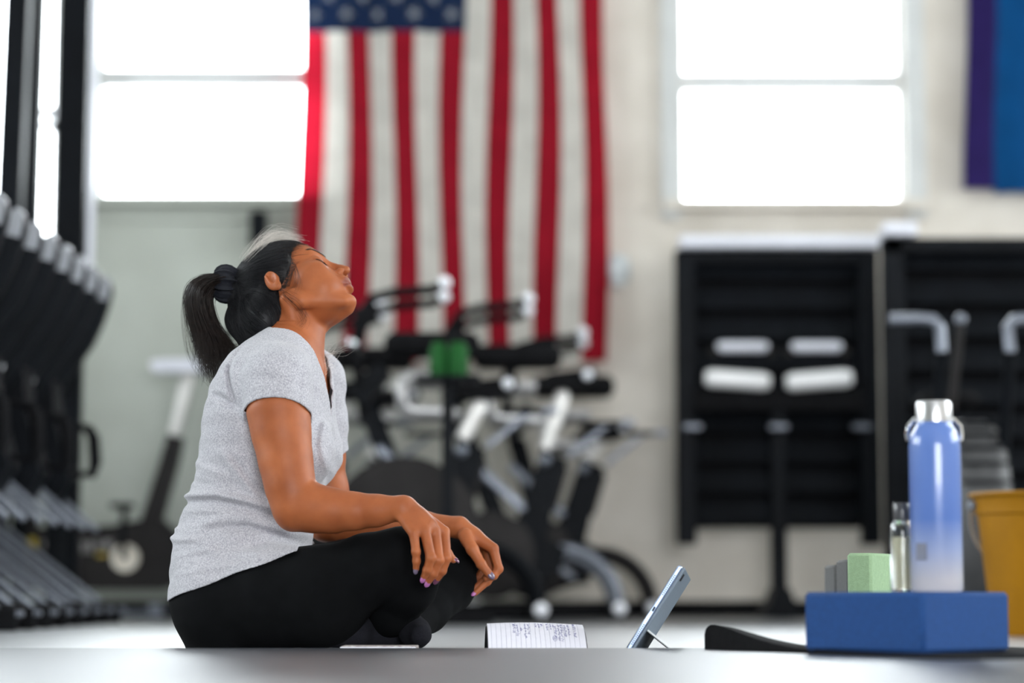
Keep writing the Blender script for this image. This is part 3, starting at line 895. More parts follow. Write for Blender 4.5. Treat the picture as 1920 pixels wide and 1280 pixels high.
# blue steel water bottle
def bottle_mat():
    m = mat('blue_fade_bottle', (0.17, 0.29, 0.66), 0.22, noise=0.0)
    nt = m.node_tree; b = nt.nodes['Principled BSDF']
    b.inputs['Coat Weight'].default_value = 0.3
    tc = nt.nodes.new('ShaderNodeTexCoord'); sep = nt.nodes.new('ShaderNodeSeparateXYZ')
    nt.links.new(tc.outputs['Object'], sep.inputs[0])
    r = nt.nodes.new('ShaderNodeValToRGB')
    mr = nt.nodes.new('ShaderNodeMapRange')
    mr.inputs['From Min'].default_value = BT + .012; mr.inputs['From Max'].default_value = BT + .25
    nt.links.new(sep.outputs['Z'], mr.inputs['Value']); nt.links.new(mr.outputs[0], r.inputs['Fac'])
    cr = r.color_ramp
    cr.elements[0].position = 0.02; cr.elements[0].color = (0.52, 0.50, 0.52, 1)
    cr.elements[1].position = 0.42; cr.elements[1].color = (0.105, 0.185, 0.47, 1)
    e = cr.elements.new(0.22); e.color = (0.29, 0.35, 0.55, 1)
    n = nt.nodes.new('ShaderNodeTexNoise'); n.inputs['Scale'].default_value = 30
    nt.links.new(tc.outputs['Object'], n.inputs['Vector'])
    mx = nt.nodes.new('ShaderNodeMix'); mx.data_type = 'RGBA'; mx.blend_type = 'MULTIPLY'; mx.inputs['Factor'].default_value = 0.08
    nt.links.new(r.outputs[0], mx.inputs['A']); nt.links.new(n.outputs['Fac'], mx.inputs['B'])
    nt.links.new(mx.outputs['Result'], b.inputs['Base Color'])
    return m
M['bottle_blue'] = bottle_mat()
M['steel'] = mat('brushed_steel_lid', (0.55, 0.55, 0.56), 0.3, 0.9, noise=0.05)
bY = 3.775
q = at(1757, 1105, bY)
wb = empty('water_bottle', (q.x, bY, BT), 'tall blue steel water bottle fading to pale grey with metal lid', 'bottle')
c = Vector((q.x, bY, BT))
MB().lathe([(.002, .0005), (.038, .0005), (.0405, .004), (.0405, .225), (.039, .238), (.033, .252), (.029, .258), (.028, .264), (.002, .264)], c, n=48).build('bottle_body', M['bottle_blue'], wb)
lid = MB().lathe([(.002, .264), (.0285, .264), (.0285, .292), (.026, .297), (.002, .297)], c, n=40).build('lid', M['steel'], wb)
for s in (-1, 1):
    MB().tube([c + Vector((s * .029, 0, .27)), c + Vector((s * .0405, 0, .258)), c + Vector((s * .0425, 0, .245)), c + Vector((s * .041, 0, .235))], .0035, n=8).build('lid_loop', M['chrome'], lid)
MB().box(c + Vector((-.028, -.0300, .062)), (.018, .002, .026), Matrix.Rotation(math.radians(-43), 3, 'Z')).build('print_mark', mat('bottle_print', (0.16, 0.17, 0.22), 0.5, noise=.1), wb, smooth=False)

# small clear bottle, half full
M['clear'] = mat('clear_glass', (0.93, 0.97, 1.0), 0.03, trans=1.0, ior=1.45, noise=0.01, nscale=3)
M['liquid'] = mat('pale_yellow_liquid', (0.80, 0.72, 0.50), 0.3, trans=0.25, ior=1.33, noise=0.03, nscale=20)
cY = 3.83
q = at(1693, 1105, cY); c = Vector((q.x, cY, BT))
cb_ = empty('clear_bottle', c, 'small clear bottle of pale liquid beside the blue bottle', 'bottle')
MB().lathe([(.002, .0005), (.0175, .0005), (.0190, .003), (.0190, .098), (.0165, .107), (.0125, .112), (.0125, .114), (.0113, .114), (.0113, .111), (.0150, .105), (.0172, .097), (.0172, .005), (.002, .004)], c, n=40).build('bottle_glass', M['clear'], cb_)
MB().lathe([(.002, .0045), (.0166, .0052), (.0166, .086), (.002, .086)], c, n=36).build('liquid', M['liquid'], cb_)
MB().lathe([(.002, .112), (.0138, .112), (.0142, .114), (.0142, .137), (.0125, .140), (.002, .140)], c, n=36).build('cap', mat('smoky_cap', (0.10, 0.10, 0.11), 0.2, trans=.4, noise=.05), cb_)

# ------------------------------------------------------------------ tablet in a folio with kickstand
M['tablet_edge'] = mat('blue_aluminium', (0.42, 0.52, 0.72), 0.28, 0.75, noise=0.03)
M['folio'] = mat('slate_blue_folio', (0.16, 0.20, 0.25), 0.6, noise=0.10, nscale=200, bump=0.1, bscale=600)
M['kick'] = mat('grey_kickstand', (0.66, 0.68, 0.69), 0.4, noise=0.05, nscale=60)
M['screen'] = mat('dark_screen_glass', (0.01, 0.01, 0.012), 0.05, coat=0.5, noise=.05)
M['dark_hole'] = mat('dark_port', (0.004, 0.005, 0.010), 0.6, noise=.05)
tY = 4.27
t0 = at(1171, 1222, tY); t1 = at(1269, 1066, tY)
e = (t1 - t0).normalized()
L = .178
t0.z = .0035; 
ax = Vector((math.sin(math.radians(9)), math.cos(math.radians(9)), 0))
ax = (ax - e * ax.dot(e)).normalized()
nb = ax.cross(e).normalized()          # towards the back cover
if nb.x < 0: nb = -nb
base = t0.copy()
tab = empty('tablet', base, 'slate blue tablet standing tilted on its kickstand on the floor', 'tablet')
def TP(u, w, d): return base + ax * u + e * w + nb * d   # u along the long side, w up, d towards back
def tbox(name, u0, u1, w0, w1, d0, d1, m, parent, bev=.0015):
    R = Matrix((ax, e, nb)).transposed()
    return MB().box(TP((u0 + u1) / 2, (w0 + w1) / 2, (d0 + d1) / 2), (u1 - u0, w1 - w0, d1 - d0), R, bev).build(name, m, parent)
body = tbox('tablet_body', 0, .2476, 0, L, 0, .0088, M['tablet_edge'], tab, .0022)
tbox('screen', .006, .2416, .006, L - .006, -.0008, .0004, M['screen'], body, .0002)
cover = tbox('folio_back', -.001, .2486, -.001, L + .001, .0088, .0140, M['folio'], tab, .0015)
for w0 in (.016, .118):
    for k in range(12):
        tbox('speaker_hole', -.0006, .0006, w0 + k * .0036, w0 + k * .0036 + .0020, .0032, .0058, M['dark_hole'], body, .0003)
tbox('charging_port', -.0006, .0006, L / 2 - .0045, L / 2 + .0045, .0026, .0062, M['dark_hole'], body, .0003)
tbox('camera_bump', .022, .034, L - .022, L - .008, .0140, .0165, M['dark_hole'], cover, .0008)
h0 = TP(.002, .052, .0143); 
foot = Vector((h0.x + .046, h0.y, .003))
kd = (foot - h0)
R = Matrix((ax, kd.normalized(), ax.cross(kd.normalized()))).transposed()
MB().box((h0 + foot) / 2 + ax * .122, (.244, kd.length, .0035), R, .001).build('kickstand', M['kick'], tab)

# ------------------------------------------------------------------ open notebook
M['paper'] = mat('white_paper', (0.70, 0.69, 0.76), 0.7, noise=0.03, nscale=30)
M['ink'] = mat('blue_ink', (0.10, 0.10, 0.32), 0.6, noise=.1)
M['rule'] = mat('grey_rule', (0.36, 0.36, 0.44), 0.6, noise=.05)
M['cover'] = mat('black_notebook_cover', (0.01, 0.01, 0.012), 0.5, noise=.1)
nY = 4.265
n0, n1 = at(916, 1213, nY).x, at(1101, 1213, nY).x
nbk = empty('notebook', ((n0 + n1) / 2, nY + .06, 0), 'open lined notebook with blue handwriting on the floor before the knees', 'notebook')
def prof(s):
    """page arch: s 0..1 from the near edge up to the crest, 1..1.8 down the far side"""
    if s <= 1: return nY + .105 * s, .006 + .0455 * math.sin(s * math.pi / 2) ** .9
    return nY + .105 + .105 * (s - 1), .0515 - .044 * ((s - 1) / .8) ** 1.6
def page_pt(x, s, lift):
    y, z = prof(s); y2, z2 = prof(min(1.8, s + .01)); y1, z1 = prof(max(0, s - .01))
    ty, tz = y2 - y1, z2 - z1; l = math.hypot(ty, tz)
    xx = n0 + (n1 - n0) * x
    sag = .0035 * math.sin(x * math.pi * .9 + .5) - .0035
    return Vector((xx - .004 * s * (1 if x < .5 else 0) - .006 * s * (x > .5), y - tz / l * lift, z + ty / l * lift + sag))
def sheet(name, m, lift0, lift1, x0, x1, s1, parent):
    v, f = [], []
    nx, ns = 16, 26
    for lf in (lift1, lift0):
        for j in range(ns + 1):
            for i in range(nx + 1):
                v.append(page_pt(x0 + (x1 - x0) * i / nx, s1 * j / ns, lf))
    n = (nx + 1) * (ns + 1)
    for j in range(ns):
        for i in range(nx):
            a = j * (nx + 1) + i
            f.append((a, a + 1, a + nx + 2, a + nx + 1)); f.append((n + a, n + a + nx + 1, n + a + nx + 2, n + a + 1))
    per = [i for i in range(nx + 1)] + [j * (nx + 1) + nx for j in range(1, ns + 1)] + [ns * (nx + 1) + i for i in range(nx - 1, -1, -1)] + [j * (nx + 1) for j in range(ns - 1, 0, -1)]
    for k in range(len(per)):
        a, b = per[k], per[(k + 1) % len(per)]
        f.append((b, a, n + a, n + b))
    return MB().raw(v, f).build(name, m, parent)
pg = sheet('page', M['paper'], -.004, 0.0, 0.0, 1.0, 1.8, nbk)
sheet('cover', M['cover'], -.0055, -.0042, -.012, 1.012, 1.8, nbk)
def ribbon(mb, pts, w):
    for a, b in zip(pts[:-1], pts[1:]):
        pa, pb = page_pt(a[0], a[1], .0003), page_pt(b[0], b[1], .0003)
        d = pb - pa
        if d.length < 1e-6: continue
        s = d.cross(Vector((0, -.4, 1))).normalized() * w / 2
        mb.raw([pa - s, pb - s, pb + s, pa + s], [(0, 1, 2, 3)])
for k in range(19):
    mb = MB(); x = .035 + k * .05
    ribbon(mb, [(x, .02 + .97 * j / 12) for j in range(13)], .0005)
    mb.build('ruled_line', M['rule'], pg, smooth=False)
rw = random.Random(3)
for (x, s0, s1_) in ((.27, .42, .95), (.305, .28, .9), (.345, .5, .72), (.385, .2, .96), (.42, .35, .95), (.50, .72, .99), (.535, .70, .99), (.565, .80, .99),
                     (.62, .55, .99), (.655, .62, .99), (.69, .78, .97), (.705, .25, .90), (.735, .12, .98), (.765, .10, .95), (.80, .30, .99), (.835, .35, .98), (.90, .30, .97)):
    s0, s1_ = .12 + .66 * s0, .12 + .66 * s1_
    mb = MB(); s = s0; pts = []
    while s < s1_:
        wl = rw.uniform(.05, .14)
        k = 0; n_ = max(4, int(wl / .010))
        pts = []
        for k in range(n_ + 1):
            pts.append((x + rw.uniform(-.011, .011) + .008 * math.sin(k * 2.4), s + wl * k / n_ + rw.uniform(-.006, .006)))
        pts = [(a, min(.995, max(.01, b))) for a, b in pts]
        ribbon(mb, pts, .0007)
        s += wl + rw.uniform(.015, .04)
    mb.build('handwriting', M['ink'], pg, smooth=False)
mb = MB()
ribbon(mb, [(.685 + .020 * math.cos(a), .26 + .07 * math.sin(a)) for a in [2 * math.pi * i / 20 for i in range(21)]], .0007)
ribbon(mb, [(.677, .23), (.68, .29)], .0007); ribbon(mb, [(.69, .23), (.695, .29)], .0007)
mb.build('handwriting', M['ink'], pg, smooth=False)

# thin closed booklet lying in front of the shins
M['speckle'] = mat('speckled_booklet', lin(190, 185, 180), 0.6, col2=lin(110, 90, 92), nscale=150)
a, b = at(640, 1213, 4.25), at(782, 1213, 4.25)
bo = empty('booklet', ((a.x + b.x) / 2, 4.28, 0), 'thin speckled pale booklet lying flat on the floor before the shins', 'booklet')
MB().box(((a.x + b.x) / 2, 4.29, .0062), (b.x - a.x, .085, .0124), bev=.0015).build('booklet_cover', M['speckle'], bo)
MB().box(((a.x + b.x) / 2 - .002, 4.2885, .0062), (b.x - a.x, .084, .009), bev=.001).build('pages', M['paper'], bo)

# ==================================================================== the person
Y0 = 4.56
def W(px, py, dy=0.0):
    q = at(px, py, Y0 + dy)
    return np.array((q.x, q.y, q.z))

class Field:
    """distance field on a grid, built up from smooth primitives"""
    def __init__(self, lo, hi, h):
        self.lo = np.array(lo, float); self.h = h
        self.n = np.ceil((np.array(hi) - self.lo) / h).astype(int) + 1
        self.ax = [(self.lo[i] + h * np.arange(self.n[i])).astype(np.float32) for i in range(3)]
        self.d = np.full(self.n, 0.08, np.float32)
    def sl(self, lo, hi):
        a = np.clip(np.floor((np.array(lo) - self.lo) / self.h).astype(int), 0, self.n)
        b = np.clip(np.ceil((np.array(hi) - self.lo) / self.h).astype(int) + 1, 0, self.n)
        return tuple(slice(a[i], b[i]) for i in range(3))
    def grid(self, s):
        return (self.ax[0][s[0]][:, None, None], self.ax[1][s[1]][None, :, None], self.ax[2][s[2]][None, None, :])
    def mix(self, s, b, k, op):
        a = self.d[s]
        if a.size == 0: return
        if op == 'sub': b = -b
        if op == 'add':
            if k <= 0: self.d[s] = np.minimum(a, b); return
            h = np.clip(0.5 + 0.5 * (a - b) / k, 0, 1)
            self.d[s] = a + (b - a) * h - k * h * (1 - h)
        else:
            if k <= 0: self.d[s] = np.maximum(a, b); return
            h = np.clip(0.5 - 0.5 * (a - b) / k, 0, 1)
            self.d[s] = a + (b - a) * h + k * h * (1 - h)
    def cone(self, a, b, ra, rb, k=0.01, op='add', m=None):
        a, b = np.asarray(a, float), np.asarray(b, float)
        m = (k + 0.012) if m is None else m
        r = np.array([max(ra, rb) + m] * 3)
        s = self.sl(np.minimum(a, b) - r, np.maximum(a, b) + r)
        x, y, z = self.grid(s)
        ba = b - a; L2 = float(ba @ ba) + 1e-12
        px, py, pz = x - a[0], y - a[1], z - a[2]
        t = np.clip((px * ba[0] + py * ba[1] + pz * ba[2]) / L2, 0, 1)
        d = np.sqrt((px - ba[0] * t) ** 2 + (py - ba[1] * t) ** 2 + (pz - ba[2] * t) ** 2) - (ra + (rb - ra) * t)
        self.mix(s, d, k, op)
    def chain(self, pts, rs, k=0.01, m=None):
        for i in range(len(pts) - 1):
            self.cone(pts[i], pts[i + 1], rs[i], rs[i + 1], k, 'add', m)
    def ell(self, c, r, R=None, k=0.01, op='add', m=None):
        c = np.asarray(c, float); r = np.asarray(r, float)
        R = np.eye(3) if R is None else np.asarray(R)
        m = (k + 0.012) if m is None else m
        e = np.abs(R) @ r + m
        s = self.sl(c - e, c + e)
        x, y, z = self.grid(s)
        px, py, pz = x - c[0], y - c[1], z - c[2]
        q = [(px * R[0, i] + py * R[1, i] + pz * R[2, i]) for i in range(3)]
        k0 = np.sqrt(sum((q[i] / r[i]) ** 2 for i in range(3)))
        k1 = np.sqrt(sum((q[i] / r[i] ** 2) ** 2 for i in range(3))) + 1e-9
        self.mix(s, k0 * (k0 - 1.0) / k1, k, op)
    def mesh(self, project=1):
        v, q = surface_nets(self.d)
        for _ in range(project):
            val, g = self.sample_idx(v)
            gg = (g ** 2).sum(1) + 1e-6
            st = np.clip(val / gg, -0.6, 0.6)
            v = v - g * st[:, None] * 0.8
        return (self.lo + v * self.h), q
    def sample_idx(self, v):
        """value and gradient (per cell) at fractional grid coordinates, in cell units"""
        i = np.clip(np.floor(v).astype(int), 0, self.n - 2)
        f = np.clip(v - i, 0, 1)
        c = {}
        for a in (0, 1):
            for b in (0, 1):
                for e in (0, 1):
                    c[a, b, e] = self.d[i[:, 0] + a, i[:, 1] + b, i[:, 2] + e].astype(float) / self.h
        fx, fy, fz = f.T
        def l(p, q, t): return p * (1 - t) + q * t
        y00 = l(c[0, 0, 0], c[1, 0, 0], fx); y10 = l(c[0, 1, 0], c[1, 1, 0], fx)
        y01 = l(c[0, 0, 1], c[1, 0, 1], fx); y11 = l(c[0, 1, 1], c[1, 1, 1], fx)
        val = l(l(y00, y10, fy), l(y01, y11, fy), fz)
        gz = l(y01, y11, fy) - l(y00, y10, fy)
        gy = l(y10 - y00, y11 - y01, fz)
        gx = l(l(c[1, 0, 0] - c[0, 0, 0], c[1, 1, 0] - c[0, 1, 0], fy), l(c[1, 0, 1] - c[0, 0, 1], c[1, 1, 1] - c[0, 1, 1], fy), fz)
        return val, np.stack([gx, gy, gz], 1)
    def sample(self, p):
        val, g = self.sample_idx((p - self.lo) / self.h)
        return val * self.h, g

def surface_nets(d):
    ins = d < 0
    nx, ny, nz = d.shape
    cnt = np.zeros((nx - 1, ny - 1, nz - 1), np.uint8)
    for a in (0, 1):
        for b in (0, 1):
            for c in (0, 1):
                cnt += ins[a:nx - 1 + a, b:ny - 1 + b, c:nz - 1 + c]
    act = (cnt > 0) & (cnt < 8)
    I = np.argwhere(act)
    idx = np.full(act.shape, -1, np.int32)
    idx[act] = np.arange(len(I), dtype=np.int32)
    acc = np.zeros((len(I), 3)); num = np.zeros(len(I))
    cor = [(a, b, c) for a in (0, 1) for b in (0, 1) for c in (0, 1)]
    val = {k: d[I[:, 0] + k[0], I[:, 1] + k[1], I[:, 2] + k[2]].astype(float) for k in cor}
    for p in cor:
        for axn in range(3):
            if p[axn] == 1: continue
            q = list(p); q[axn] = 1; q = tuple(q)
            va, vb = val[p], val[q]
            cr = (va < 0) != (vb < 0)
            t = np.where(cr, va / np.where(cr, va - vb, 1), 0)
            pt = np.tile(np.array(p, float), (len(I), 1)); pt[:, axn] += t
            acc[cr] += pt[cr]; num[cr] += 1
    v = I + acc / np.maximum(num, 1)[:, None]
    quads = []
    for axn in range(3):
        lo = [slice(None)] * 3; hi = [slice(None)] * 3
        lo[axn] = slice(0, -1); hi[axn] = slice(1, None)
        a_, b_ = ins[tuple(lo)], ins[tuple(hi)]
        E = np.argwhere(a_ != b_)
        o1, o2 = (axn + 1) % 3, (axn + 2) % 3
        ok = (E[:, o1] > 0) & (E[:, o2] > 0) & (E[:, o1] < d.shape[o1] - 1) & (E[:, o2] < d.shape[o2] - 1)
        E = E[ok]
        flip = a_[E[:, 0], E[:, 1], E[:, 2]]
        c = []
        for (s1, s2) in ((-1, -1), (0, -1), (0, 0), (-1, 0)):
            F = E.copy(); F[:, o1] += s1; F[:, o2] += s2
            c.append(idx[F[:, 0], F[:, 1], F[:, 2]])
        Q = np.stack(c, 1)
        Q[~flip] = Q[~flip][:, ::-1]
        quads.append(Q)
    return v, np.concatenate(quads)

def drop_unused(v, q):
    u, inv = np.unique(q, return_inverse=True)
    return v[u], inv.reshape(q.shape)

# ---- head frame: u forward, s to her left, v up (millimetres, origin between the ears)
HP, HR, HS = math.radians(33), math.radians(-30), 1.06
Rx = np.array([[1, 0, 0], [0, math.cos(HR), -math.sin(HR)], [0, math.sin(HR), math.cos(HR)]])
Ry = np.array([[math.cos(-HP), 0, math.sin(-HP)], [0, 1, 0], [-math.sin(-HP), 0, math.cos(-HP)]])
HM = Ry @ Rx
HO = W(545.7, 560.5, 0.035)
def H(u, s, v): return HO + HM @ (np.array((u, s, v), float) * HS / 1000.0)
def Hinv(p): return ((p - HO) @ HM) * 1000.0 / HS
mm = HS / 1000.0

def build_head(f):
    def E(c, r, k=10, op='add', R=None, m=None):
        RR = HM if R is None else HM @ R
        f.ell(H(*c), np.array(r) * mm, RR, k * mm, op, m)
    def Cn(a, b, ra, rb, k=8, op='add'):
        f.cone(H(*a), H(*b), ra * mm, rb * mm, k * mm, op)
    E((-3, 0, 44), (86, 70, 67), 6)
    E((47, 0, 34), (42, 55, 46), 14)
    E((44, 0, -18), (50, 55, 66), 16)
    E((66, 0, -40), (30, 36, 42), 14)
    for s in (-1, 1):
        E((56, 42 * s, -10), (27, 20, 20), 14)          # cheekbone
        E((60, 33 * s, -38), (24, 20, 26), 14)          # cheek
        Cn((8, 50 * s, -35), (14, 47 * s, -55), 13, 12, 14)
        Cn((14, 47 * s, -53), (76, 14 * s, -79), 11, 10, 12)   # jaw edge
        Cn((84, 9 * s, 31), (73, 40 * s, 32), 6.5, 6, 10)  # brow
        E((91, 32 * s, 14), (13, 16, 10), 8, 'sub')      # socket
        E((72, 31 * s, 13), (14, 16, 13), 4)             # closed eye
        Cn((85, 18 * s, 10), (74, 46 * s, 11), 1.0, 1.0, 2.0, 'sub')  # lid seam
    E((85, 0, -77), (13, 16, 11.5), 10)                    # chin
    E((58, 0, -62), (26, 26, 9), 12)
    # nose
    Cn((88, 0, 24), (105, 0, -3), 6.2, 6.8, 8)
    Cn((105, 0, -3), (111, 0, -12), 6.8, 8.0, 4)
    for s in (-1, 1):
        E((100, 10.5 * s, -16), (9, 6.5, 7), 4)
        E((105, 6.0 * s, -20.5), (5.2, 3.6, 4.2), 1.5, 'sub')
    Cn((98, 0, -22), (97, 0, -32), 5, 6, 6)
    # lips
    E((96, 0, -35), (11, 20, 10), 8)
    E((98.5, 0, -38), (8.0, 17, 5.6), 3)
    E((96.5, 0, -51.5), (9.0, 15, 6.2), 3)
    for s in (-1, 1):
        Cn((98, 0, -44.5), (90, 21 * s, -46.0), 1.4, .7, 2.0, 'sub')
        Cn((107, 0, -44.8), (98, 0, -44.5), 1.3, 1.3, 1.5, 'sub')
    E((97, 0, -62), (6, 15, 5), 6, 'sub')
    # ears
    for s in (-1, 1):
        Rz_ = np.array([[math.cos(.35 * s), -math.sin(.35 * s), 0], [math.sin(.35 * s), math.cos(.35 * s), 0], [0, 0, 1]])
        E((-10, 74 * s, -1), (14, 6, 22), 4, R=Rz_)
        E((-8, 79 * s, 4), (9, 5.5, 14), 3, 'sub', R=Rz_)
        E((-6, 74 * s, -18), (7, 4.5, 8), 4, R=Rz_)
        E((-1, 73 * s, -1), (5, 5, 8), 3)
        Cn((-16, 76.5 * s, 13), (-14, 76.5 * s, -8), 2.6, 2.2, 3)

# ---- torso as a stack of ellipse sections read from the side view
YAW = math.radians(9)
TF = np.array((math.cos(YAW), -math.sin(YAW))); TL = np.array((math.sin(YAW), math.cos(YAW)))
#        py    back  front halfwidth
TORSO = [(606, 518, 570, .040), (620, 500, 584, .058), (640, 473, 597, .092), (665, 443, 606, .128), (690, 426, 613, .150), (730, 404, 620, .158), (790, 388, 622, .154),
         (850, 382, 617, .146), (890, 374, 608, .140), (930, 362, 597, .136), (970, 347, 586, .140), (1010, 335, 578, .152), (1060, 331, 574, .168),
         (1125, 330, 570, .182), (1170, 336, 560, .180), (1214, 352, 545, .165)]
_tz = np.array([W(450, r[0])[2] for r in TORSO]); _o = np.argsort(_tz)
_tb = np.array([W(r[1], r[0])[0] for r in TORSO]); _tf = np.array([W(r[2], r[0])[0] for r in TORSO]); _tw = np.array([r[3] for r in TORSO])
def smooth_interp(z, vals):
    n = 60
    zs = np.linspace(_tz.min(), _tz.max(), 400)
    v = np.interp(zs, _tz[_o], vals[_o])
    ker = np.hanning(19); ker /= ker.sum()
    vp = np.convolve(np.pad(v, 9, mode='edge'), ker, 'valid')
    return np.interp(z, zs, vp)
def torso_sdf(x, y, z, off=0.0):
    zb = z
    b = smooth_interp(zb, _tb); fr = smooth_interp(zb, _tf); w = smooth_interp(zb, _tw)
    cx = (b + fr) / 2; a = (fr - b) / 2 * 0.985
    u = (x - cx) * TF[0] + (y - Y0) * TF[1]
    s = (x - cx) * TL[0] + (y - Y0) * TL[1]
    p = 2.3
    r = (np.abs(u / a) ** p + np.abs(s / w) ** p) ** (1 / p)
    return ((r - 1) * np.minimum(a, w) - off).astype(np.float32)
ztop, zbot = W(450, 600)[2], -0.002
def add_torso(f, off, k):
    s = f.sl((f.lo[0], f.lo[1], zbot), (f.lo[0] + 9, f.lo[1] + 9, ztop + off))
    x, y, z = f.grid(s)
    d = torso_sdf(x, y, z, off)
    d = np.maximum(d, z - (ztop + off))
    f.mix(s, d, k, 'add')

SHN, SHF = W(521, 712, -.150), W(590, 714, .165)
ELN, ELF = W(553, 950, -.205), W(612, 978, .215)
WRN, WRF = W(757, 953, -.246), W(860, 988, .125)
def add_arms(f, off=0.0, upper_only=False):
    k = .02
    f.chain([SHN, W(522, 770, -.168), W(528, 815, -.178), W(536, 865, -.19), W(544, 910, -.2), ELN], [.056 + off, .0535 + off, .0495 + off, .045 + off, .0415 + off, .039 + off], k)
    f.chain([SHF, W(598, 790, .19), W(604, 850, .205), W(612, 920, .215), ELF], [.052 + off, .048 + off, .042 + off, .040 + off, .037 + off], k)
    f.cone(W(530, 655, -.05), SHN, .040 + off, .046 + off, .03)
    f.cone(W(560, 660, .06), SHF, .038 + off, .044 + off, .03)
    if upper_only: return
    f.ell(W(548, 975, -.205), (.020, .024, .018), None, .012)                   # elbow point
    f.chain([ELN, W(590, 953, -.209), W(625, 957, -.217), W(665, 958, -.227), W(705, 957, -.236), WRN], [.038, .041, .0375, .0315, .0265, .0205], .015)
    f.cone(W(705, 957, -.242), W(752, 950, -.256), .022, .0185, .01)
    f.chain([ELF, W(660, 985, .20), W(720, 985, .175), W(790, 984, .15), WRF], [.036, .038, .033, .026, .0195], .015)

NAILS = []
def finger(f, pts, rs, k=.003, nail=None, hint=None):
    f.chain(pts, rs, k, m=.006)
    for p, r in zip(pts[1:-1], rs[1:-1]):
        f.ell(p, (r * 1.04,) * 3, None, .003, m=.006)       # knuckles
    if nail: NAILS.append((np.array(pts[-2]), np.array(pts[-1]), rs[-1], nail, np.array(hint)))

def add_hands(f):
    # right hand (near), back of the hand to the camera, hanging over the knee
    kn = {'pinky': W(776, 1000, -0.286), 'ring': W(797, 996, -0.278), 'mid': W(816, 997, -0.260), 'index': W(833, 997, -0.236)}
    for n_, r0, r1 in (('pinky', .014, .0092), ('ring', .016, .0102), ('mid', .017, .0104), ('index', .016, .0100)):
        f.cone(WRN + (kn[n_] - W(805, 997, -0.263)) * .35, kn[n_], r0, r1, .010)
    f.cone(WRN, W(800, 985, -0.260), .018, .016, .012)
    f.ell(W(778, 972, -0.248), (.022, .022, .018), None, .012)
    back = (-.25, -.8, .1)
    finger(f, [kn['pinky'], W(780, 1034, -0.294), W(781, 1052, -0.291), W(780, 1066, -0.286)], [.0088, .0076, .0066, .0056], nail='nail_grey', hint=(-.1, -1, 0))
    finger(f, [kn['ring'], W(808, 1046, -0.294), W(801, 1068, -0.288), W(795, 1082, -0.280)], [.0100, .0088, .0076, .0062], nail='nail_pink', hint=(-.1, -1, -.2))
    finger(f, [kn['mid'], W(823, 1050, -0.280), W(812, 1075, -0.274), W(803, 1090, -0.266)], [.0102, .0090, .0078, .0062], nail='nail_pink', hint=(.1, -1, -.3))
    finger(f, [kn['index'], W(837, 1046, -0.256), W(829, 1070, -0.251), W(819, 1085, -0.244)], [.0098, .0088, .0076, .0062], nail='nail_plum', hint=(.3, -1, -.3))
    finger(f, [W(790, 985, -0.223), W(822, 1010, -0.206), W(838, 1038, -0.200), W(850, 1049, -0.198)], [.015, .012, .0095, .0066], nail='nail_plum', hint=(.8, -.5, .6))
    # left hand (far), thumb side to the camera
    kf = {'index': W(925, 1028, .098), 'mid': W(922, 1026, .118), 'ring': W(912, 1028, .137), 'pinky': W(900, 1030, .152)}
    for n_, r0, r1 in (('index', .016, .0105), ('mid', .017, .0105), ('ring', .016, .0102), ('pinky', .014, .0092)):
        f.cone(WRF + (kf[n_] - W(915, 1028, .125)) * .3, kf[n_], r0, r1, .010)
    f.ell(W(883, 1010, .115), (.021, .018, .021), None, .010)
    finger(f, [W(872, 1003, .098), W(886, 1030, .082), W(902, 1057, .076), W(917, 1076, .076)], [.014, .0115, .0092, .0078], nail='nail_grey', hint=(.25, -1, .25))
    finger(f, [kf['index'], W(935, 1066, .094), W(926, 1079, .090), W(912, 1084, .090)], [.0096, .0084, .0074, .0060], nail=None)
    finger(f, [kf['mid'], W(933, 1068, .114), W(914, 1090, .108), W(891, 1112, .104)], [.0098, .0086, .0070, .0052], nail='nail_pink', hint=(.5, -.4, .8))
    finger(f, [kf['ring'], W(921, 1069, .136), W(905, 1090, .130), W(886, 1106, .126)], [.0094, .0082, .0068, .0052], nail='nail_pink', hint=(.5, -.4, .8))
    finger(f, [kf['pinky'], W(908, 1062, .154), W(896, 1082, .150), W(884, 1095, .148)], [.0084, .0072, .0060, .0050])

def add_legs(f, off, feet=True):
    k = .018
    # hips
    f.ell(W(425, 1125, -.085), (.100 + off, .095 + off, .088 + off), None, .03)
    f.ell(W(425, 1125, .085), (.100 + off, .095 + off, .088 + off), None, .03)
    # near thigh, knee, shin
    f.chain([W(430, 1120, -.10), W(510, 1121, -.130), W(600, 1117, -.152), W(690, 1068, -.172), W(752, 1050, -.172), W(784, 1055, -.170)], [.092 + off, .090 + off, .090 + off, .063 + off, .057 + off, .052 + off], k)
    f.chain([W(775, 1056, -.168), W(765, 1098, -.145), W(738, 1145, -.10), W(700, 1176, -.05)], [.050 + off, .050 + off, .043 + off, .034 + off], .015)
    # far thigh, knee, shin
    f.chain([W(430, 1120, .10), W(560, 1112, .16), W(680, 1082, .19), W(795, 1058, .20), W(858, 1050, .20)], [.092 + off, .09 + off, .078 + off, .062 + off, .052 + off], k)
    f.chain([W(858, 1056, .20), W(842, 1098, .14), W(800, 1145, .05), W(768, 1178, -.045)], [.050 + off, .049 + off, .040 + off, .031 + off], .015)
    if feet:
        f.chain([W(768, 1178, -.045), W(776, 1188, -.11), W(788, 1192, -.15)], [.030 + off, .024 + off, .018 + off], .015)
        f.chain([W(700, 1176, -.05), W(660, 1184, -.12), W(615, 1188, -.16)], [.031 + off, .027 + off, .020 + off], .015)

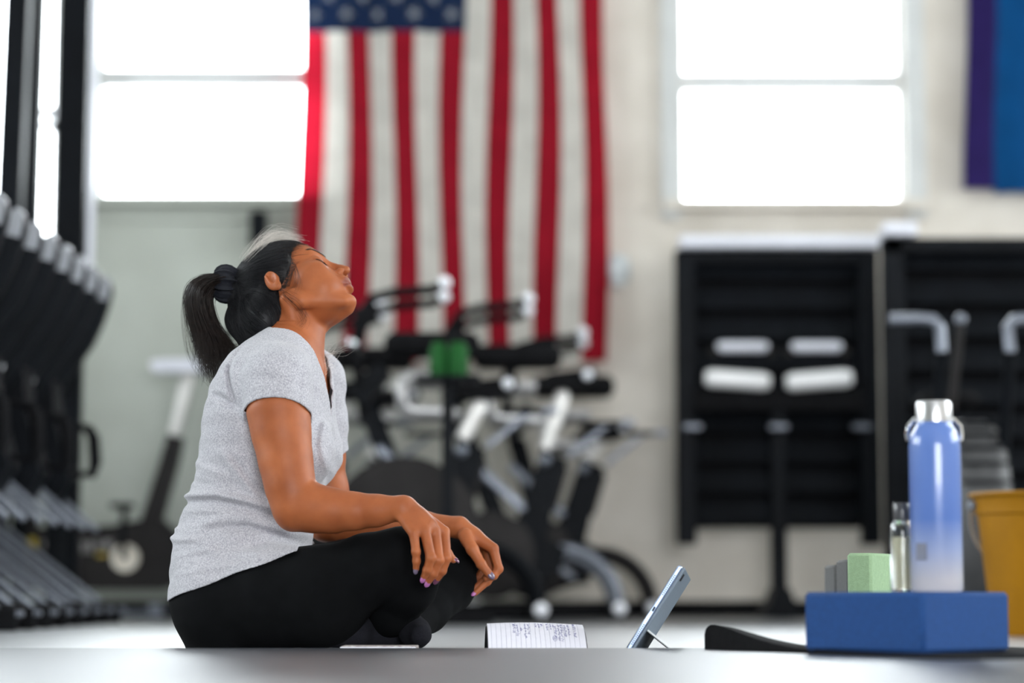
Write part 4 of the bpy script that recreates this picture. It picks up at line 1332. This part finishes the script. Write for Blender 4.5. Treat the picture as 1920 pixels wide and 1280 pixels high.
lo = np.array((W(318, 640)[0], Y0 - .345, -.006)); hi = np.array((W(955, 640)[0], Y0 + .295, W(540, 425)[2]))
body_f = Field(lo, hi, 0.0021)
add_torso(body_f, -.008, .02)
add_arms(body_f)
body_f.cone(W(566, 605, .026), W(549, 690, 0), .047, .055, .018)       # neck
body_f.cone(W(540, 585, .02), W(525, 660, 0), .046, .052, .02)
head_f = Field(H(0, 0, 0) - .17, H(0, 0, 0) + .20, 0.0021)
head_f.lo = body_f.lo + np.round((head_f.lo - body_f.lo) / body_f.h) * body_f.h
head_f.ax = [(head_f.lo[i] + head_f.h * np.arange(head_f.n[i])).astype(np.float32) for i in range(3)]
build_head(head_f)
i0 = np.round((head_f.lo - body_f.lo) / body_f.h).astype(int)
i1 = np.minimum(i0 + head_f.n, body_f.n)
ss = tuple(slice(i0[i], i1[i]) for i in range(3)); hs = tuple(slice(0, i1[i] - i0[i]) for i in range(3))
body_f.mix(ss, head_f.d[hs], .010, 'add')
body_f.cone(H(-8, -52, -35), W(592, 694, -.022), .011, .010, .014)       # neck tendon
body_f.cone(H(-8, 52, -35), W(600, 694, .022), .011, .010, .014)
hand_f = Field(np.array((W(730, 640)[0], Y0 - .325, W(700, 1130)[2])), np.array((W(952, 640)[0], Y0 + .19, W(700, 930)[2])), .0021)
hand_f.lo = body_f.lo + np.round((hand_f.lo - body_f.lo) / body_f.h) * body_f.h
hand_f.ax = [(hand_f.lo[i] + hand_f.h * np.arange(hand_f.n[i])).astype(np.float32) for i in range(3)]
add_hands(hand_f)
i0 = np.round((hand_f.lo - body_f.lo) / body_f.h).astype(int)
i1 = np.minimum(i0 + hand_f.n, body_f.n)
ss = tuple(slice(i0[i], i1[i]) for i in range(3)); hs = tuple(slice(0, i1[i] - i0[i]) for i in range(3))
body_f.mix(ss, hand_f.d[hs], .008, 'add')
leg_body = Field(body_f.lo, hi, body_f.h); leg_body.d[:] = .08
add_legs(leg_body, -.008)
body_f.d = np.minimum(body_f.d, leg_body.d); del leg_body

person = empty('person', (W(450, 1200)[0], Y0, 0), 'person in grey t-shirt and black leggings sitting cross-legged, head tilted back, eyes closed', 'person')

def skin_mat():
    m = bpy.data.materials.new('skin')
    m.use_nodes = True
    nt = m.node_tree; b = nt.nodes['Principled BSDF']
    b.inputs['Roughness'].default_value = 0.50
    b.inputs['Specular IOR Level'].default_value = 0.28
    b.inputs['Subsurface Weight'].default_value = 0.12
    b.inputs['Subsurface Radius'].default_value = (0.012, 0.005, 0.003)
    b.inputs['Subsurface Scale'].default_value = 0.5
    tc = nt.nodes.new('ShaderNodeTexCoord')
    n = nt.nodes.new('ShaderNodeTexNoise'); n.inputs['Scale'].default_value = 22; n.inputs['Detail'].default_value = 6
    nt.links.new(tc.outputs['Object'], n.inputs['Vector'])
    r = nt.nodes.new('ShaderNodeValToRGB')
    r.color_ramp.elements[0].position = .3; r.color_ramp.elements[1].position = .72
    r.color_ramp.elements[0].color = (0.275, 0.075, 0.024, 1); r.color_ramp.elements[1].color = (0.385, 0.116, 0.040, 1)
    nt.links.new(n.outputs['Fac'], r.inputs['Fac'])
    at_ = nt.nodes.new('ShaderNodeAttribute'); at_.attribute_name = 'lip'
    mx = nt.nodes.new('ShaderNodeMix'); mx.data_type = 'RGBA'
    mx.inputs['B'].default_value = (0.215, 0.055, 0.033, 1)
    nt.links.new(at_.outputs['Fac'], mx.inputs['Factor']); nt.links.new(r.outputs[0], mx.inputs['A'])
    nt.links.new(mx.outputs['Result'], b.inputs['Base Color'])
    n2 = nt.nodes.new('ShaderNodeTexNoise'); n2.inputs['Scale'].default_value = 700; n2.inputs['Detail'].default_value = 3
    nt.links.new(tc.outputs['Object'], n2.inputs['Vector'])
    bp = nt.nodes.new('ShaderNodeBump'); bp.inputs['Strength'].default_value = .12; bp.inputs['Distance'].default_value = .001
    nt.links.new(n2.outputs['Fac'], bp.inputs['Height']); nt.links.new(bp.outputs['Normal'], b.inputs['Normal'])
    return m
M['skin'] = skin_mat()
bv, bq = body_f.mesh(2)
body = np_object('body', bv, bq, M['skin'], person)
hl = Hinv(bv)
lipw = np.exp(-(np.maximum(0, np.abs(hl[:, 2] + 45.2) - 7.8) / 1.4) ** 2) * np.exp(-(np.maximum(0, np.abs(hl[:, 1]) - 15) / 3) ** 2) * (hl[:, 0] > 88)
atr = body.data.attributes.new('lip', 'FLOAT', 'POINT'); atr.data.foreach_set('value', lipw.astype(np.float32))

# ---- fingernails
for k, col, rg in (('nail_grey', (0.13, 0.10, 0.16), .25), ('nail_pink', (0.42, 0.14, 0.36), .2), ('nail_plum', (0.12, 0.035, 0.075), .2)):
    M[k] = mat(k + '_polish', col, rg, coat=.5, noise=.04)
for (pa, pb, r, mk, hint) in NAILS:
    d = (pb - pa) / np.linalg.norm(pb - pa)
    up = hint - d * (hint @ d); up /= np.linalg.norm(up)
    sd = np.cross(d, up)
    c = pb + d * r * .45 + up * r * .62
    mb = MB(); nu, nv = 10, 8
    v, fcs = [], []
    for i in range(nv + 1):
        th = math.pi * i / nv
        for j in range(nu):
            ph = 2 * math.pi * j / nu
            q = c + d * (r * 1.25 * math.cos(th)) + sd * (r * .80 * math.sin(th) * math.cos(ph)) + up * (r * .38 * math.sin(th) * math.sin(ph))
            v.append(q)
    for i in range(nv):
        for j in range(nu):
            fcs.append((i * nu + j, i * nu + (j + 1) % nu, (i + 1) * nu + (j + 1) % nu, (i + 1) * nu + j))
    mb.raw(v, fcs).build('fingernail', M[mk], person)

# ---- leggings and socks
leg_f = Field(np.array((W(318, 640)[0], Y0 - .335, -.004)), np.array((W(925, 640)[0], Y0 + .295, W(540, 960)[2])), .0026)
s = leg_f.sl(leg_f.lo, leg_f.lo + 9)
x, y, z = leg_f.grid(s)
td = torso_sdf(x, y, z, -.007)
td = np.maximum(td, (z - W(330, 1080)[2]) - 0.30 * (x - W(330, 1080)[0]))
leg_f.d = np.minimum(leg_f.d, td)
add_legs(leg_f, 0.0, feet=False)
x, y, z = leg_f.grid(s)
leg_f.d = np.maximum(leg_f.d, -(z - 0.0006))                        # flat where they rest on the floor
wr = .0016 * np.sin((x * 90 + z * 60 + y * 30)) * np.exp(-((x - W(465, 1100)[0]) / .05) ** 2) * np.exp(-((z - W(465, 1110)[2]) / .05) ** 2)
leg_f.d = leg_f.d - wr
lv, lq = leg_f.mesh(2)
M['leggings'] = mat('black_leggings', (0.0035, 0.0038, 0.0044), 0.9, noise=.2, nscale=30, bump=.12, bscale=900, spec=.1)
M['leggings'].node_tree.nodes['Principled BSDF'].inputs['Sheen Weight'].default_value = .0
np_object('leggings', lv, lq, M['leggings'], person)
M['sock'] = mat('black_sock', (0.010, 0.010, 0.014), 0.95, noise=.4, nscale=500, bump=.4, bscale=800, spec=.2)
sk_f = Field(np.array((W(570, 640)[0], Y0 - .24, -.002)), np.array((W(830, 640)[0], Y0 + .02, W(540, 1130)[2])), .0026)
sk_f.chain([W(768, 1176, -.03), W(778, 1186, -.11), W(789, 1190, -.15)], [.031, .0265, .020], .015)
sk_f.chain([W(760, 1185, -.06), W(700, 1188, -.08)], [.026, .028], .015)
sk_f.chain([W(704, 1176, -.05), W(660, 1184, -.12), W(612, 1188, -.165)], [.035, .031, .024], .015)
x, y, z = sk_f.grid(sk_f.sl(sk_f.lo, sk_f.lo + 9))
sk_f.d = np.maximum(sk_f.d, -(z - .0006))
kv, kq = sk_f.mesh(1)
np_object('socks', kv, kq, M['sock'], person)

# ---- t-shirt
sh_f = Field(np.array((W(312, 640)[0], Y0 - .27, W(400, 1150)[2])), np.array((W(668, 640)[0], Y0 + .29, W(540, 596)[2])), .0021)
sl_f = Field(sh_f.lo, sh_f.lo + sh_f.h * (sh_f.n - 1), sh_f.h)
add_arms(sl_f, .0055, True)
x, y, z = sl_f.grid(sl_f.sl(sl_f.lo, sl_f.lo + 9))
slN = np.array((-.05, -.46, -.88)); slN /= np.linalg.norm(slN); pN = W(521, 779, -.172)
cN = (x - pN[0]) * slN[0] + (y - pN[1]) * slN[1] + (z - pN[2]) * slN[2]
slF = np.array((.1, .35, -.93)); slF /= np.linalg.norm(slF); pF = W(606, 848, .205)
cF = (x - pF[0]) * slF[0] + (y - pF[1]) * slF[1] + (z - pF[2]) * slF[2]
cuts = np.where(y < Y0, cN, cF).astype(np.float32)
add_torso(sh_f, .004, .02)
sh_f.ell(W(578, 846, -.072), (.050, .062, .058), None, .03)
sh_f.ell(W(594, 848, .075), (.050, .062, .058), None, .03)
hip_f = Field(sh_f.lo, sh_f.lo + sh_f.h * (sh_f.n - 1), sh_f.h)
add_legs(hip_f, .0055, feet=False)
sh_f.mix(sh_f.sl(sh_f.lo, sh_f.lo + 9), np.maximum(hip_f.d, (x - W(574, 1040)[0]).astype(np.float32)), .010, 'add')
del hip_f
tor = sh_f.d.copy()
sh_f.mix(sh_f.sl(sh_f.lo, sh_f.lo + 9), np.maximum(sl_f.d, cuts), .012, 'add')
x, y, z = sh_f.grid(sh_f.sl(sh_f.lo, sh_f.lo + 9))
def fold(pts, amp, wid, fade=.05, near=True):
    """ridge (+) or crease (-) along a side-view pixel polyline on the near side"""
    out = np.zeros((sh_f.n[0], 1, sh_f.n[2]), np.float32)
    P = [W(a, b) for a, b in pts]
    best = np.full(out.shape, 9.0, np.float32); tt = np.zeros(out.shape, np.float32)
    nseg = len(P) - 1
    for i in range(nseg):
        a, b = P[i][[0, 2]], P[i + 1][[0, 2]]
        ba = b - a
        t = np.clip(((x - a[0]) * ba[0] + (z - a[1]) * ba[1]) / (ba @ ba), 0, 1)
        d = np.sqrt((x - a[0] - ba[0] * t) ** 2 + (z - a[1] - ba[1] * t) ** 2)
        u = d < best
        best = np.where(u, d, best); tt = np.where(u, (i + t) / nseg, tt)
    taper = np.clip(np.minimum(tt + .25, 1.12 - tt) * 3, 0, 1)
    return (amp * np.exp(-(best / wid) ** 2) * taper).astype(np.float32)
nearw = 1 / (1 + np.exp((y - (Y0 + .10)) / .03))
F = fold([(326, 934), (352, 931), (420, 932), (480, 944), (560, 972)], .0065, .0065)
F = F + fold([(330, 946), (420, 944), (500, 962)], -.003, .006)
F = F + fold([(322, 1008), (345, 1014), (390, 1012)], .0045, .006) + fold([(320, 990), (345, 994)], .003, .005)
F = F + fold([(398, 985), (440, 976), (500, 985), (580, 1006)], .004, .007) + fold([(410, 996), (480, 990), (575, 1022)], -.0035, .006)
F = F + fold([(415, 1040), (480, 1040), (560, 1026)], .002, .006) + fold([(350, 1078), (430, 1066), (520, 1046), (570, 1034)], .0025, .005)
F = F + fold([(416, 750), (436, 759), (462, 776)], -.0045, .0055)
F = F + fold([(430, 858), (460, 890), (492, 930), (540, 965)], .003, .008) + fold([(455, 868), (490, 915), (530, 950)], -.0025, .007)
F = F + fold([(372, 870), (400, 884), (440, 900)], .0025, .007) + fold([(362, 900), (410, 915)], -.002, .006)
F = F + fold([(440, 700), (446, 730), (458, 770)], -.003, .004)
F = F + fold([(618, 800), (612, 840), (618, 880)], .004, .006) + fold([(604, 790), (600, 850)], -.003, .006)
low = .0012 * np.sin(x * 70 + z * 130 + y * 55) * np.sin(z * 43 - x * 31 + 1.3)
F = F * 1.3 + fold([(470, 650), (452, 680), (442, 707), (447, 738), (459, 774)], -.0050, .0045) + fold([(584, 690), (580, 730), (578, 775)], -.003, .004)
F = F + fold([(585, 800), (596, 850), (590, 890)], .004, .007) + fold([(360, 960), (430, 962), (520, 985)], .003, .006) + fold([(345, 1045), (420, 1030)], .0028, .006)
sh_f.d = sh_f.d - F * nearw - low.astype(np.float32)
# cuts: hem, sleeves, neckline
hem0, hem1 = W(326, 1128), W(578, 1036)
cut = hem0[2] + (x - hem0[0]) * (hem1[2] - hem0[2]) / (hem1[0] - hem0[0]) - z
cut = cut + .0015 * np.sin(x * 60)
uu = (x - W(548, 700)[0]) * TF[0] + (y - Y0) * TF[1]; sl_ = (x - W(548, 700)[0]) * TL[0] + (y - Y0) * TL[1]
zs_, zv_, zb_ = W(500, 640)[2], W(500, 784)[2], W(500, 618)[2]
ab_ = np.abs(sl_)
front_line = zv_ + (zs_ - zv_) * np.clip(ab_ / .070, 0, 1.4) ** .95
side = np.clip((uu + .028) / .06, 0, 1)
line = zb_ + (front_line - zb_) * side
cut2 = np.where(ab_ < .098, z - line, -1.0)
clipd = np.maximum(cut, cut2).astype(np.float32)
cuts2 = np.where((tor > .006), cuts, -1.0)           # open sleeve ends
outer = sh_f.d.copy()
sh_f.d = np.maximum(outer, clipd)
tv, tq = sh_f.mesh(1)
ix = np.clip(np.round((tv - sh_f.lo) / sh_f.h).astype(int), 0, sh_f.n - 1)
I3 = (ix[:, 0], ix[:, 1], ix[:, 2])
capv = (clipd[I3] > outer[I3] + .0006) | ((cuts2[I3] > sl_f.d[I3] + .0012) & (cuts2[I3] > -.003) & (tor[I3] > .012))
tq = tq[~capv[tq].all(1)]
tv, tq = drop_unused(tv, tq)
def smooth_rim(v, q, it=14):
    e = np.concatenate([q[:, [0, 1]], q[:, [1, 2]], q[:, [2, 3]], q[:, [3, 0]]])
    es = np.sort(e, 1)
    key = es[:, 0].astype(np.int64) * len(v) + es[:, 1]
    u, c = np.unique(key, return_counts=True)
    b = u[c == 1]; a_, b_ = (b // len(v)).astype(int), (b % len(v)).astype(int)
    for _ in range(it):
        s_ = np.zeros_like(v); n_ = np.zeros(len(v))
        np.add.at(s_, a_, v[b_]); np.add.at(s_, b_, v[a_]); np.add.at(n_, a_, 1); np.add.at(n_, b_, 1)
        k = n_ >= 2
        v[k] = v[k] * .4 + (s_[k] / n_[k][:, None]) * .6
    return v
tv = smooth_rim(tv, tq)
def shirt_mat():
    m = bpy.data.materials.new('heather_grey_jersey')
    m.use_nodes = True
    nt = m.node_tree; b = nt.nodes['Principled BSDF']
    b.inputs['Roughness'].default_value = .9; b.inputs['Specular IOR Level'].default_value = .15
    b.inputs['Sheen Weight'].default_value = .15
    tc = nt.nodes.new('ShaderNodeTexCoord')
    mp = nt.nodes.new('ShaderNodeMapping'); mp.inputs['Scale'].default_value = (1, 1, .8)
    nt.links.new(tc.outputs['Object'], mp.inputs['Vector'])
    n = nt.nodes.new('ShaderNodeTexNoise'); n.inputs['Scale'].default_value = 420; n.inputs['Detail'].default_value = 3
    nt.links.new(mp.outputs[0], n.inputs['Vector'])
    r = nt.nodes.new('ShaderNodeValToRGB')
    r.color_ramp.elements[0].position = .32; r.color_ramp.elements[1].position = .68
    r.color_ramp.elements[0].color = (0.29, 0.285, 0.315, 1); r.color_ramp.elements[1].color = (0.52, 0.51, 0.54, 1)
    nt.links.new(n.outputs['Fac'], r.inputs['Fac']); nt.links.new(r.outputs[0], b.inputs['Base Color'])
    bp = nt.nodes.new('ShaderNodeBump'); bp.inputs['Strength'].default_value = .2; bp.inputs['Distance'].default_value = .001
    nt.links.new(n.outputs['Fac'], bp.inputs['Height']); nt.links.new(bp.outputs['Normal'], b.inputs['Normal'])
    return m
M['shirt'] = shirt_mat()
shirt = np_object('tshirt', tv, tq, M['shirt'], person)
md = shirt.modifiers.new('cloth_thickness', 'SOLIDIFY'); md.thickness = .0022; md.offset = -1.0
sm = shirt.modifiers.new('soften', 'SMOOTH'); sm.factor = .5; sm.iterations = 3

# ---- hair
hair_f = Field(H(0, 0, 0) - .16, H(0, 0, 0) + .20, .0022)
x, y, z = hair_f.grid(hair_f.sl(hair_f.lo, hair_f.lo + 9))
px, py, pz = x - HO[0], y - HO[1], z - HO[2]
U = (px * HM[0, 0] + py * HM[1, 0] + pz * HM[2, 0]) / mm
S = (px * HM[0, 1] + py * HM[1, 1] + pz * HM[2, 1]) / mm
V = (px * HM[0, 2] + py * HM[1, 2] + pz * HM[2, 2]) / mm
def hell(c, r):
    q = [(U - c[0]) / r[0], (S - c[1]) / r[1], (V - c[2]) / r[2]]
    k0 = np.sqrt(q[0] ** 2 + q[1] ** 2 + q[2] ** 2)
    k1 = np.sqrt((q[0] / r[0]) ** 2 + (q[1] / r[1]) ** 2 + (q[2] / r[2]) ** 2) + 1e-9
    return k0 * (k0 - 1) / k1
cap = hell((-5, 0, 45), (91, 75, 72.5))
cap = np.minimum(cap, hell((-28, 0, 2), (51, 62, 62)))
hl_u = np.interp(V, [-90, -60, -30, -8, 6, 20, 36, 50, 68, 86, 130], [-40, -30, -22, -14, 20, 34, 44, 53, 64, 74, 90])
hl_u = hl_u + 3.0 * np.sin(S * .35) * np.clip(V / 60, 0, 1)
cap = np.maximum(cap, (U - hl_u) * .7)
hair_f.d = (cap * mm).astype(np.float32)
hair_f.cone(H(-66, 0, 10), W(440, 543, .03), .034, .022, .02)
hair_f.chain([H(-72, 0, 0), W(455, 600, .02), W(470, 640, .01)], [.030, .028, .022], .02)
hair_f.ell(W(488, 588, .0), (.034, .052, .042), None, .02)
hair_f.ell(W(500, 605, -.010), (.028, .048, .036), None, .02)
hv, hq = hair_f.mesh(1)
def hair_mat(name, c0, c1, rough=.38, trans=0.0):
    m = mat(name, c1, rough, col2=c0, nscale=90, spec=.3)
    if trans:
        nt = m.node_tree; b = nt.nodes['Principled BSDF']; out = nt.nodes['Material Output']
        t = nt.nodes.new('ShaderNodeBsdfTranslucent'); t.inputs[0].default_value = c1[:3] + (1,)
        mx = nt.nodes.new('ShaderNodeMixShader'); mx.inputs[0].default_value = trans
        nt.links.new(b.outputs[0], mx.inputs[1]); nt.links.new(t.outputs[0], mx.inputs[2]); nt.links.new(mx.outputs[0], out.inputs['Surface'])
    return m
M['hair'] = hair_mat('black_hair', (0.0030, 0.0032, 0.0045, 1), (0.0075, 0.0072, 0.009, 1), .55)
M['hair_tail'] = hair_mat('dark_brown_hair', (0.007, 0.0045, 0.004, 1), (0.022, 0.013, 0.010, 1), .4, .15)
M['hair_light'] = hair_mat('backlit_flyaway_hair', (0.6, 0.56, 0.52, 1), (0.92, 0.88, 0.84, 1), .35, .65)  # near-white colour carries the backlight on dark hair
np_object('hair', hv, hq, M['hair'], person)

def strands_mesh(S3, r0, r1):
    """S3 (N,M,3) curves -> thin three-sided tubes"""
    N, Mn, _ = S3.shape
    T = np.gradient(S3, axis=1); T /= np.linalg.norm(T, axis=2, keepdims=True) + 1e-12
    ref = np.array((0.31, -0.92, 0.23))
    A = np.cross(T, ref); A /= np.linalg.norm(A, axis=2, keepdims=True) + 1e-12
    B = np.cross(T, A)
    r = np.linspace(r0, r1, Mn)[None, :, None]
    rings = [S3 + r * (A * math.cos(2 * math.pi * k / 3) + B * math.sin(2 * math.pi * k / 3)) for k in range(3)]
    V3 = np.stack(rings, 2).reshape(-1, 3)
    b = (np.arange(N)[:, None] * Mn + np.arange(Mn - 1)[None, :]).reshape(-1) * 3
    q = []
    for k in range(3):
        k2 = (k + 1) % 3
        q.append(np.stack([b + k, b + k2, b + 3 + k2, b + 3 + k], 1))
    return V3, np.concatenate(q)

TIE = W(436, 533, .032)
def on_cap(P, lift):
    sh = P.shape; p = P.reshape(-1, 3).copy()
    for _ in range(6):
        d, g = hair_f.sample(p)
        gg = np.linalg.norm(g, axis=1, keepdims=True) + 1e-6
        stp = np.clip(d - lift, -.02, .02)
        p -= g / gg * stp[:, None]
    return p.reshape(sh)
# combed strands lying on the cap, drawn back to the tie
lh = Hinv(hv)
edge = hv[np.abs(lh[:, 0] - np.interp(lh[:, 2], [-90, -60, -30, -8, 6, 20, 36, 50, 68, 86, 130], [-40, -30, -22, -14, 20, 34, 44, 53, 64, 74, 90])) < 5]
edge = edge[rng.integers(0, len(edge), 900)]
edge = edge + (HM[:, 0] * rng.uniform(.000, .009, (900, 1)) - HM[:, 2] * rng.uniform(-.002, .005, (900, 1)))
pick = hv[rng.integers(0, len(hv), 4600)]
tt = np.linspace(0, 1, 11)[None, :, None]
P = pick[:, None, :] * (1 - tt) + (TIE + rng.normal(0, .006, (len(pick), 3)))[:, None, :] * tt
ln = rng.uniform(.35, 1.0, (len(pick), 1, 1))
P = pick[:, None, :] + (P - pick[:, None, :]) * ln
P = on_cap(P, np.repeat(rng.uniform(.0002, .0016, len(pick)), 11))
v_, q_ = strands_mesh(P, .00055, .00045)
np_object('combed_strands', v_, q_, M['hair'], person)
P = edge[:, None, :] * (1 - tt) + (TIE + rng.normal(0, .01, (len(edge), 3)))[:, None, :] * tt
P = edge[:, None, :] + (P - edge[:, None, :]) * rng.uniform(.2, .5, (len(edge), 1, 1))
keepz = np.repeat(rng.uniform(.0001, .0010, len(edge)), 11)
P2 = P.reshape(-1, 3).copy()
for _ in range(6):
    d1, g1 = hair_f.sample(P2); d2, g2 = head_f.sample(P2)
    use = (d2 < d1)[:, None]; dd = np.minimum(d1, d2); gg = np.where(use, g2, g1)
    P2 -= gg / (np.linalg.norm(gg, axis=1, keepdims=True) + 1e-6) * np.clip(dd - keepz, -.01, .01)[:, None]
v_, q_ = strands_mesh(P2.reshape(P.shape), .00012, .00030)
np_object('hairline_strands', v_, q_, M['hair_tail'], person)

# ponytail: loops out of the tie and hangs down
def bez(ctrl, n):
    ctrl = np.asarray(ctrl); m_ = ctrl.shape[-2]
    t = np.linspace(0, 1, n)
    # Catmull-Rom through the control points
    pts = np.concatenate([ctrl[..., :1, :] * 2 - ctrl[..., 1:2, :], ctrl, ctrl[..., -1:, :] * 2 - ctrl[..., -2:-1, :]], -2)
    u = t * (m_ - 1); i = np.minimum(u.astype(int), m_ - 2); f_ = (u - i)[:, None]
    p0, p1, p2, p3 = (pts[..., i + k, :] for k in range(4))
    return .5 * (2 * p1 + (p2 - p0) * f_ + (2 * p0 - 5 * p1 + 4 * p2 - p3) * f_ ** 2 + (3 * p1 - p0 - 3 * p2 + p3) * f_ ** 3)
NT = 2600
a1 = rng.uniform(0, 1, NT); a2 = rng.normal(0, 1, NT); a3 = rng.normal(0, 1, NT)
ctrl = np.zeros((NT, 7, 3))
inner = [(428, 528), (405, 540), (394, 562), (400, 592), (414, 622), (434, 645), (448, 662)]
outer_ = [(424, 520), (396, 519), (366, 530), (352, 558), (356, 598), (366, 640), (378, 690)]
tip_end = [(448, 660), (436, 676), (420, 697), (406, 714), (398, 722), (388, 700), (376, 676)]
for j in range(7):
    pi, po = np.array(W(*inner[j], .03)), np.array(W(*outer_[j], .03))
    ctrl[:, j] = pi[None] * (1 - a1[:, None]) + po[None] * a1[:, None]
    spread = .010 + .012 * min(1, j / 2.0)
    ctrl[:, j, 1] += a2 * spread * (1 - .3 * np.abs(a1 - .5))
    ctrl[:, j, 0] += a3 * (.0014 + .0006 * j); ctrl[:, j, 2] += rng.normal(0, .0016 + .0004 * j, NT)
te = np.array([W(*p_, .025) for p_ in tip_end])
ti = a1 * 6; i_ = np.minimum(ti.astype(int), 5)
ends = te[i_] * (1 - (ti - i_))[:, None] + te[i_ + 1] * (ti - i_)[:, None]
ctrl[:, 6] = ctrl[:, 6] * .15 + ends * .85 + rng.normal(0, .009, (NT, 3))
ctrl[:, 6, 1] += a2 * .014
ctrl[:, 5] = ctrl[:, 5] * .75 + (ctrl[:, 4] + ctrl[:, 6]) / 2 * .25
PT = bez(ctrl, 22)
lenf = 1 - .30 * rng.uniform(0, 1, NT) ** 2.2
uu_ = np.linspace(0, 1, 22)[None, :] * lenf[:, None] * 21
i0_ = np.minimum(uu_.astype(int), 20); fr_ = (uu_ - i0_)[..., None]
PT = np.take_along_axis(PT, i0_[..., None].repeat(3, 2), 1) * (1 - fr_) + np.take_along_axis(PT, i0_[..., None].repeat(3, 2) + 1, 1) * fr_
v_, q_ = strands_mesh(PT, .00055, .00012)
np_object('ponytail', v_, q_, M['hair_tail'], person)
loose_tail = [[(420, 522, .03), (372, 524, .02), (350, 570, .02), (352, 620, .02), (360, 660, .02), (384, 700, .02)], [(420, 524, .03), (366, 532, .01), (353, 600, .01), (358, 650, .01), (372, 680, .01), (402, 716, .01)]]

# loose strands: by the ear and neck, and stray hairs over the crown
def loose(paths, n, jit, name, m, r0=.00016, r1=.00008):
    out = []
    for pts in paths:
        base_ = np.array([W(a, b, c) for a, b, c in pts])
        for _ in range(n):
            j = base_ + rng.normal(0, jit * 1.6, (1, 3)) + np.cumsum(rng.normal(0, jit * .7, base_.shape), 0)
            out.append(bez(j[None], 16)[0])
    v_, q_ = strands_mesh(np.array(out), r0, r1)
    np_object(name, v_, q_, m, person)
loose(loose_tail, 22, .0030, 'ponytail_wisps', M['hair_tail'])
loose([[(541, 480, -.035), (547, 500, -.052), (544, 518, -.060), (534, 530, -.064)], [(544, 490, -.045), (554, 510, -.056), (556, 530, -.060), (548, 546, -.056)],
       [(534, 505, -.055), (536, 522, -.062), (531, 536, -.064), (527, 548, -.062)]], 16, .0026, 'loose_strands', M['hair_tail'])
loose([[(536, 548, -.047), (560, 566, -.047), (574, 588, -.044), (566, 608, -.044)], [(528, 552, -.05), (552, 572, -.047), (570, 598, -.043), (556, 616, -.046)]], 14, .0028, 'neck_strands', M['hair_tail'])
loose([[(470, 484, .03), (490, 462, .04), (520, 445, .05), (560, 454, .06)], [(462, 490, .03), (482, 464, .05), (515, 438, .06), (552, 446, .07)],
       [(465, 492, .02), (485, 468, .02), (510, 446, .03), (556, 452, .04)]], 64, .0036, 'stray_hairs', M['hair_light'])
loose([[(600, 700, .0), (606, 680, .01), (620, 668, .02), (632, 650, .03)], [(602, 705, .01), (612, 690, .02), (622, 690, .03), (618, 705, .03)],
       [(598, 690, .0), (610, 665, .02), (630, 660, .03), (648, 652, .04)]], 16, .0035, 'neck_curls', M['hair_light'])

# scrunchie
mb = MB(); v, fcs = [], []
axd = np.array(W(446, 533, .03)) - np.array(W(410, 531, .03)); axd /= np.linalg.norm(axd)
e1 = np.array((0, 1, 0.0)); e1 -= axd * (e1 @ axd); e1 /= np.linalg.norm(e1); e2 = np.cross(axd, e1)
nu, nv = 72, 14
cs = np.array(W(425, 532, .032))
for i in range(nu):
    a = 2 * math.pi * i / nu
    rr = .0140 + .0030 * math.sin(13 * a) + .0022 * math.sin(23 * a + 1)
    c_ = cs + (e1 * math.cos(a) + e2 * math.sin(a)) * .0205 + axd * (.003 * math.sin(7 * a))
    rad = e1 * math.cos(a) + e2 * math.sin(a)
    for j in range(nv):
        b_ = 2 * math.pi * j / nv
        v.append(c_ + rad * (rr * math.cos(b_)) + axd * (rr * 1.35 * math.sin(b_)))
for i in range(nu):
    for j in range(nv):
        i2, j2 = (i + 1) % nu, (j + 1) % nv
        fcs.append((i * nv + j, i2 * nv + j, i2 * nv + j2, i * nv + j2))
mb.raw(v, fcs).build('scrunchie', mat('navy_scrunchie', (0.004, 0.005, 0.010), .8, noise=.3, nscale=60, bump=.4, bscale=200), person)

# eyebrows and lashes
M['brow'] = mat('brow_hair', (0.012, 0.008, 0.006), .6, noise=.2)
def surf(p):
    p = np.array(p)[None]
    for _ in range(8):
        d, g = head_f.sample(p); gg = np.linalg.norm(g, axis=1, keepdims=True) + 1e-6
        p = p - g / gg * np.clip(d, -.01, .01)[:, None]
    return p[0]
for s in (-1, 1):
    out = []
    for i in range(220):
        t = rng.uniform(0, 1)
        b0 = np.array((100 - 24 * t ** 1.4, s * (12 + 36 * t), 34 + 5 * math.sin(t * 2.4) + rng.uniform(-4.4, 4.4) * (1 - .6 * t)))
        e_ = b0 + np.array((-3 - 3 * t, s * (4.5), 1.2 - 2.0 * t))
        P_ = np.array([surf(H(*(b0 * (1 - q) + e_ * q))) for q in (0, .5, 1.0)])
        nrm = (P_ - HO); nrm /= np.linalg.norm(nrm, axis=1, keepdims=True)
        out.append(P_ + nrm * .0010)
    v_, q_ = strands_mesh(np.array(out), .00055, .00025)
    np_object('eyebrow', v_, q_, M['brow'], person)
    out = []
    for i in range(48):
        t = i / 47
        b0 = np.array((88 - 13 * t, s * (19 + 27 * t), 8.0 - 2.4 * math.sin(t * 3.1)))
        p0 = surf(H(*b0)); dr = HM @ np.array((.8, s * (.1 + .5 * t), -.6)); dr /= np.linalg.norm(dr)
        out.append(np.array([p0, p0 + dr * .0022, p0 + dr * .0042]))
    l0 = np.array([o_[0] for o_ in out]); _, gl = head_f.sample(l0)
    line = l0 + gl / (np.linalg.norm(gl, axis=1, keepdims=True) + 1e-6) * .0016
    v_, q_ = strands_mesh(np.array(out), .00022, .00010)
    v2, q2 = strands_mesh(line[None], .0007, .0006)
    v_, q_ = np.concatenate([v_, v2]), np.concatenate([q_, q2 + len(v_)])
    np_object('eyelashes', v_, q_, M['brow'], person)
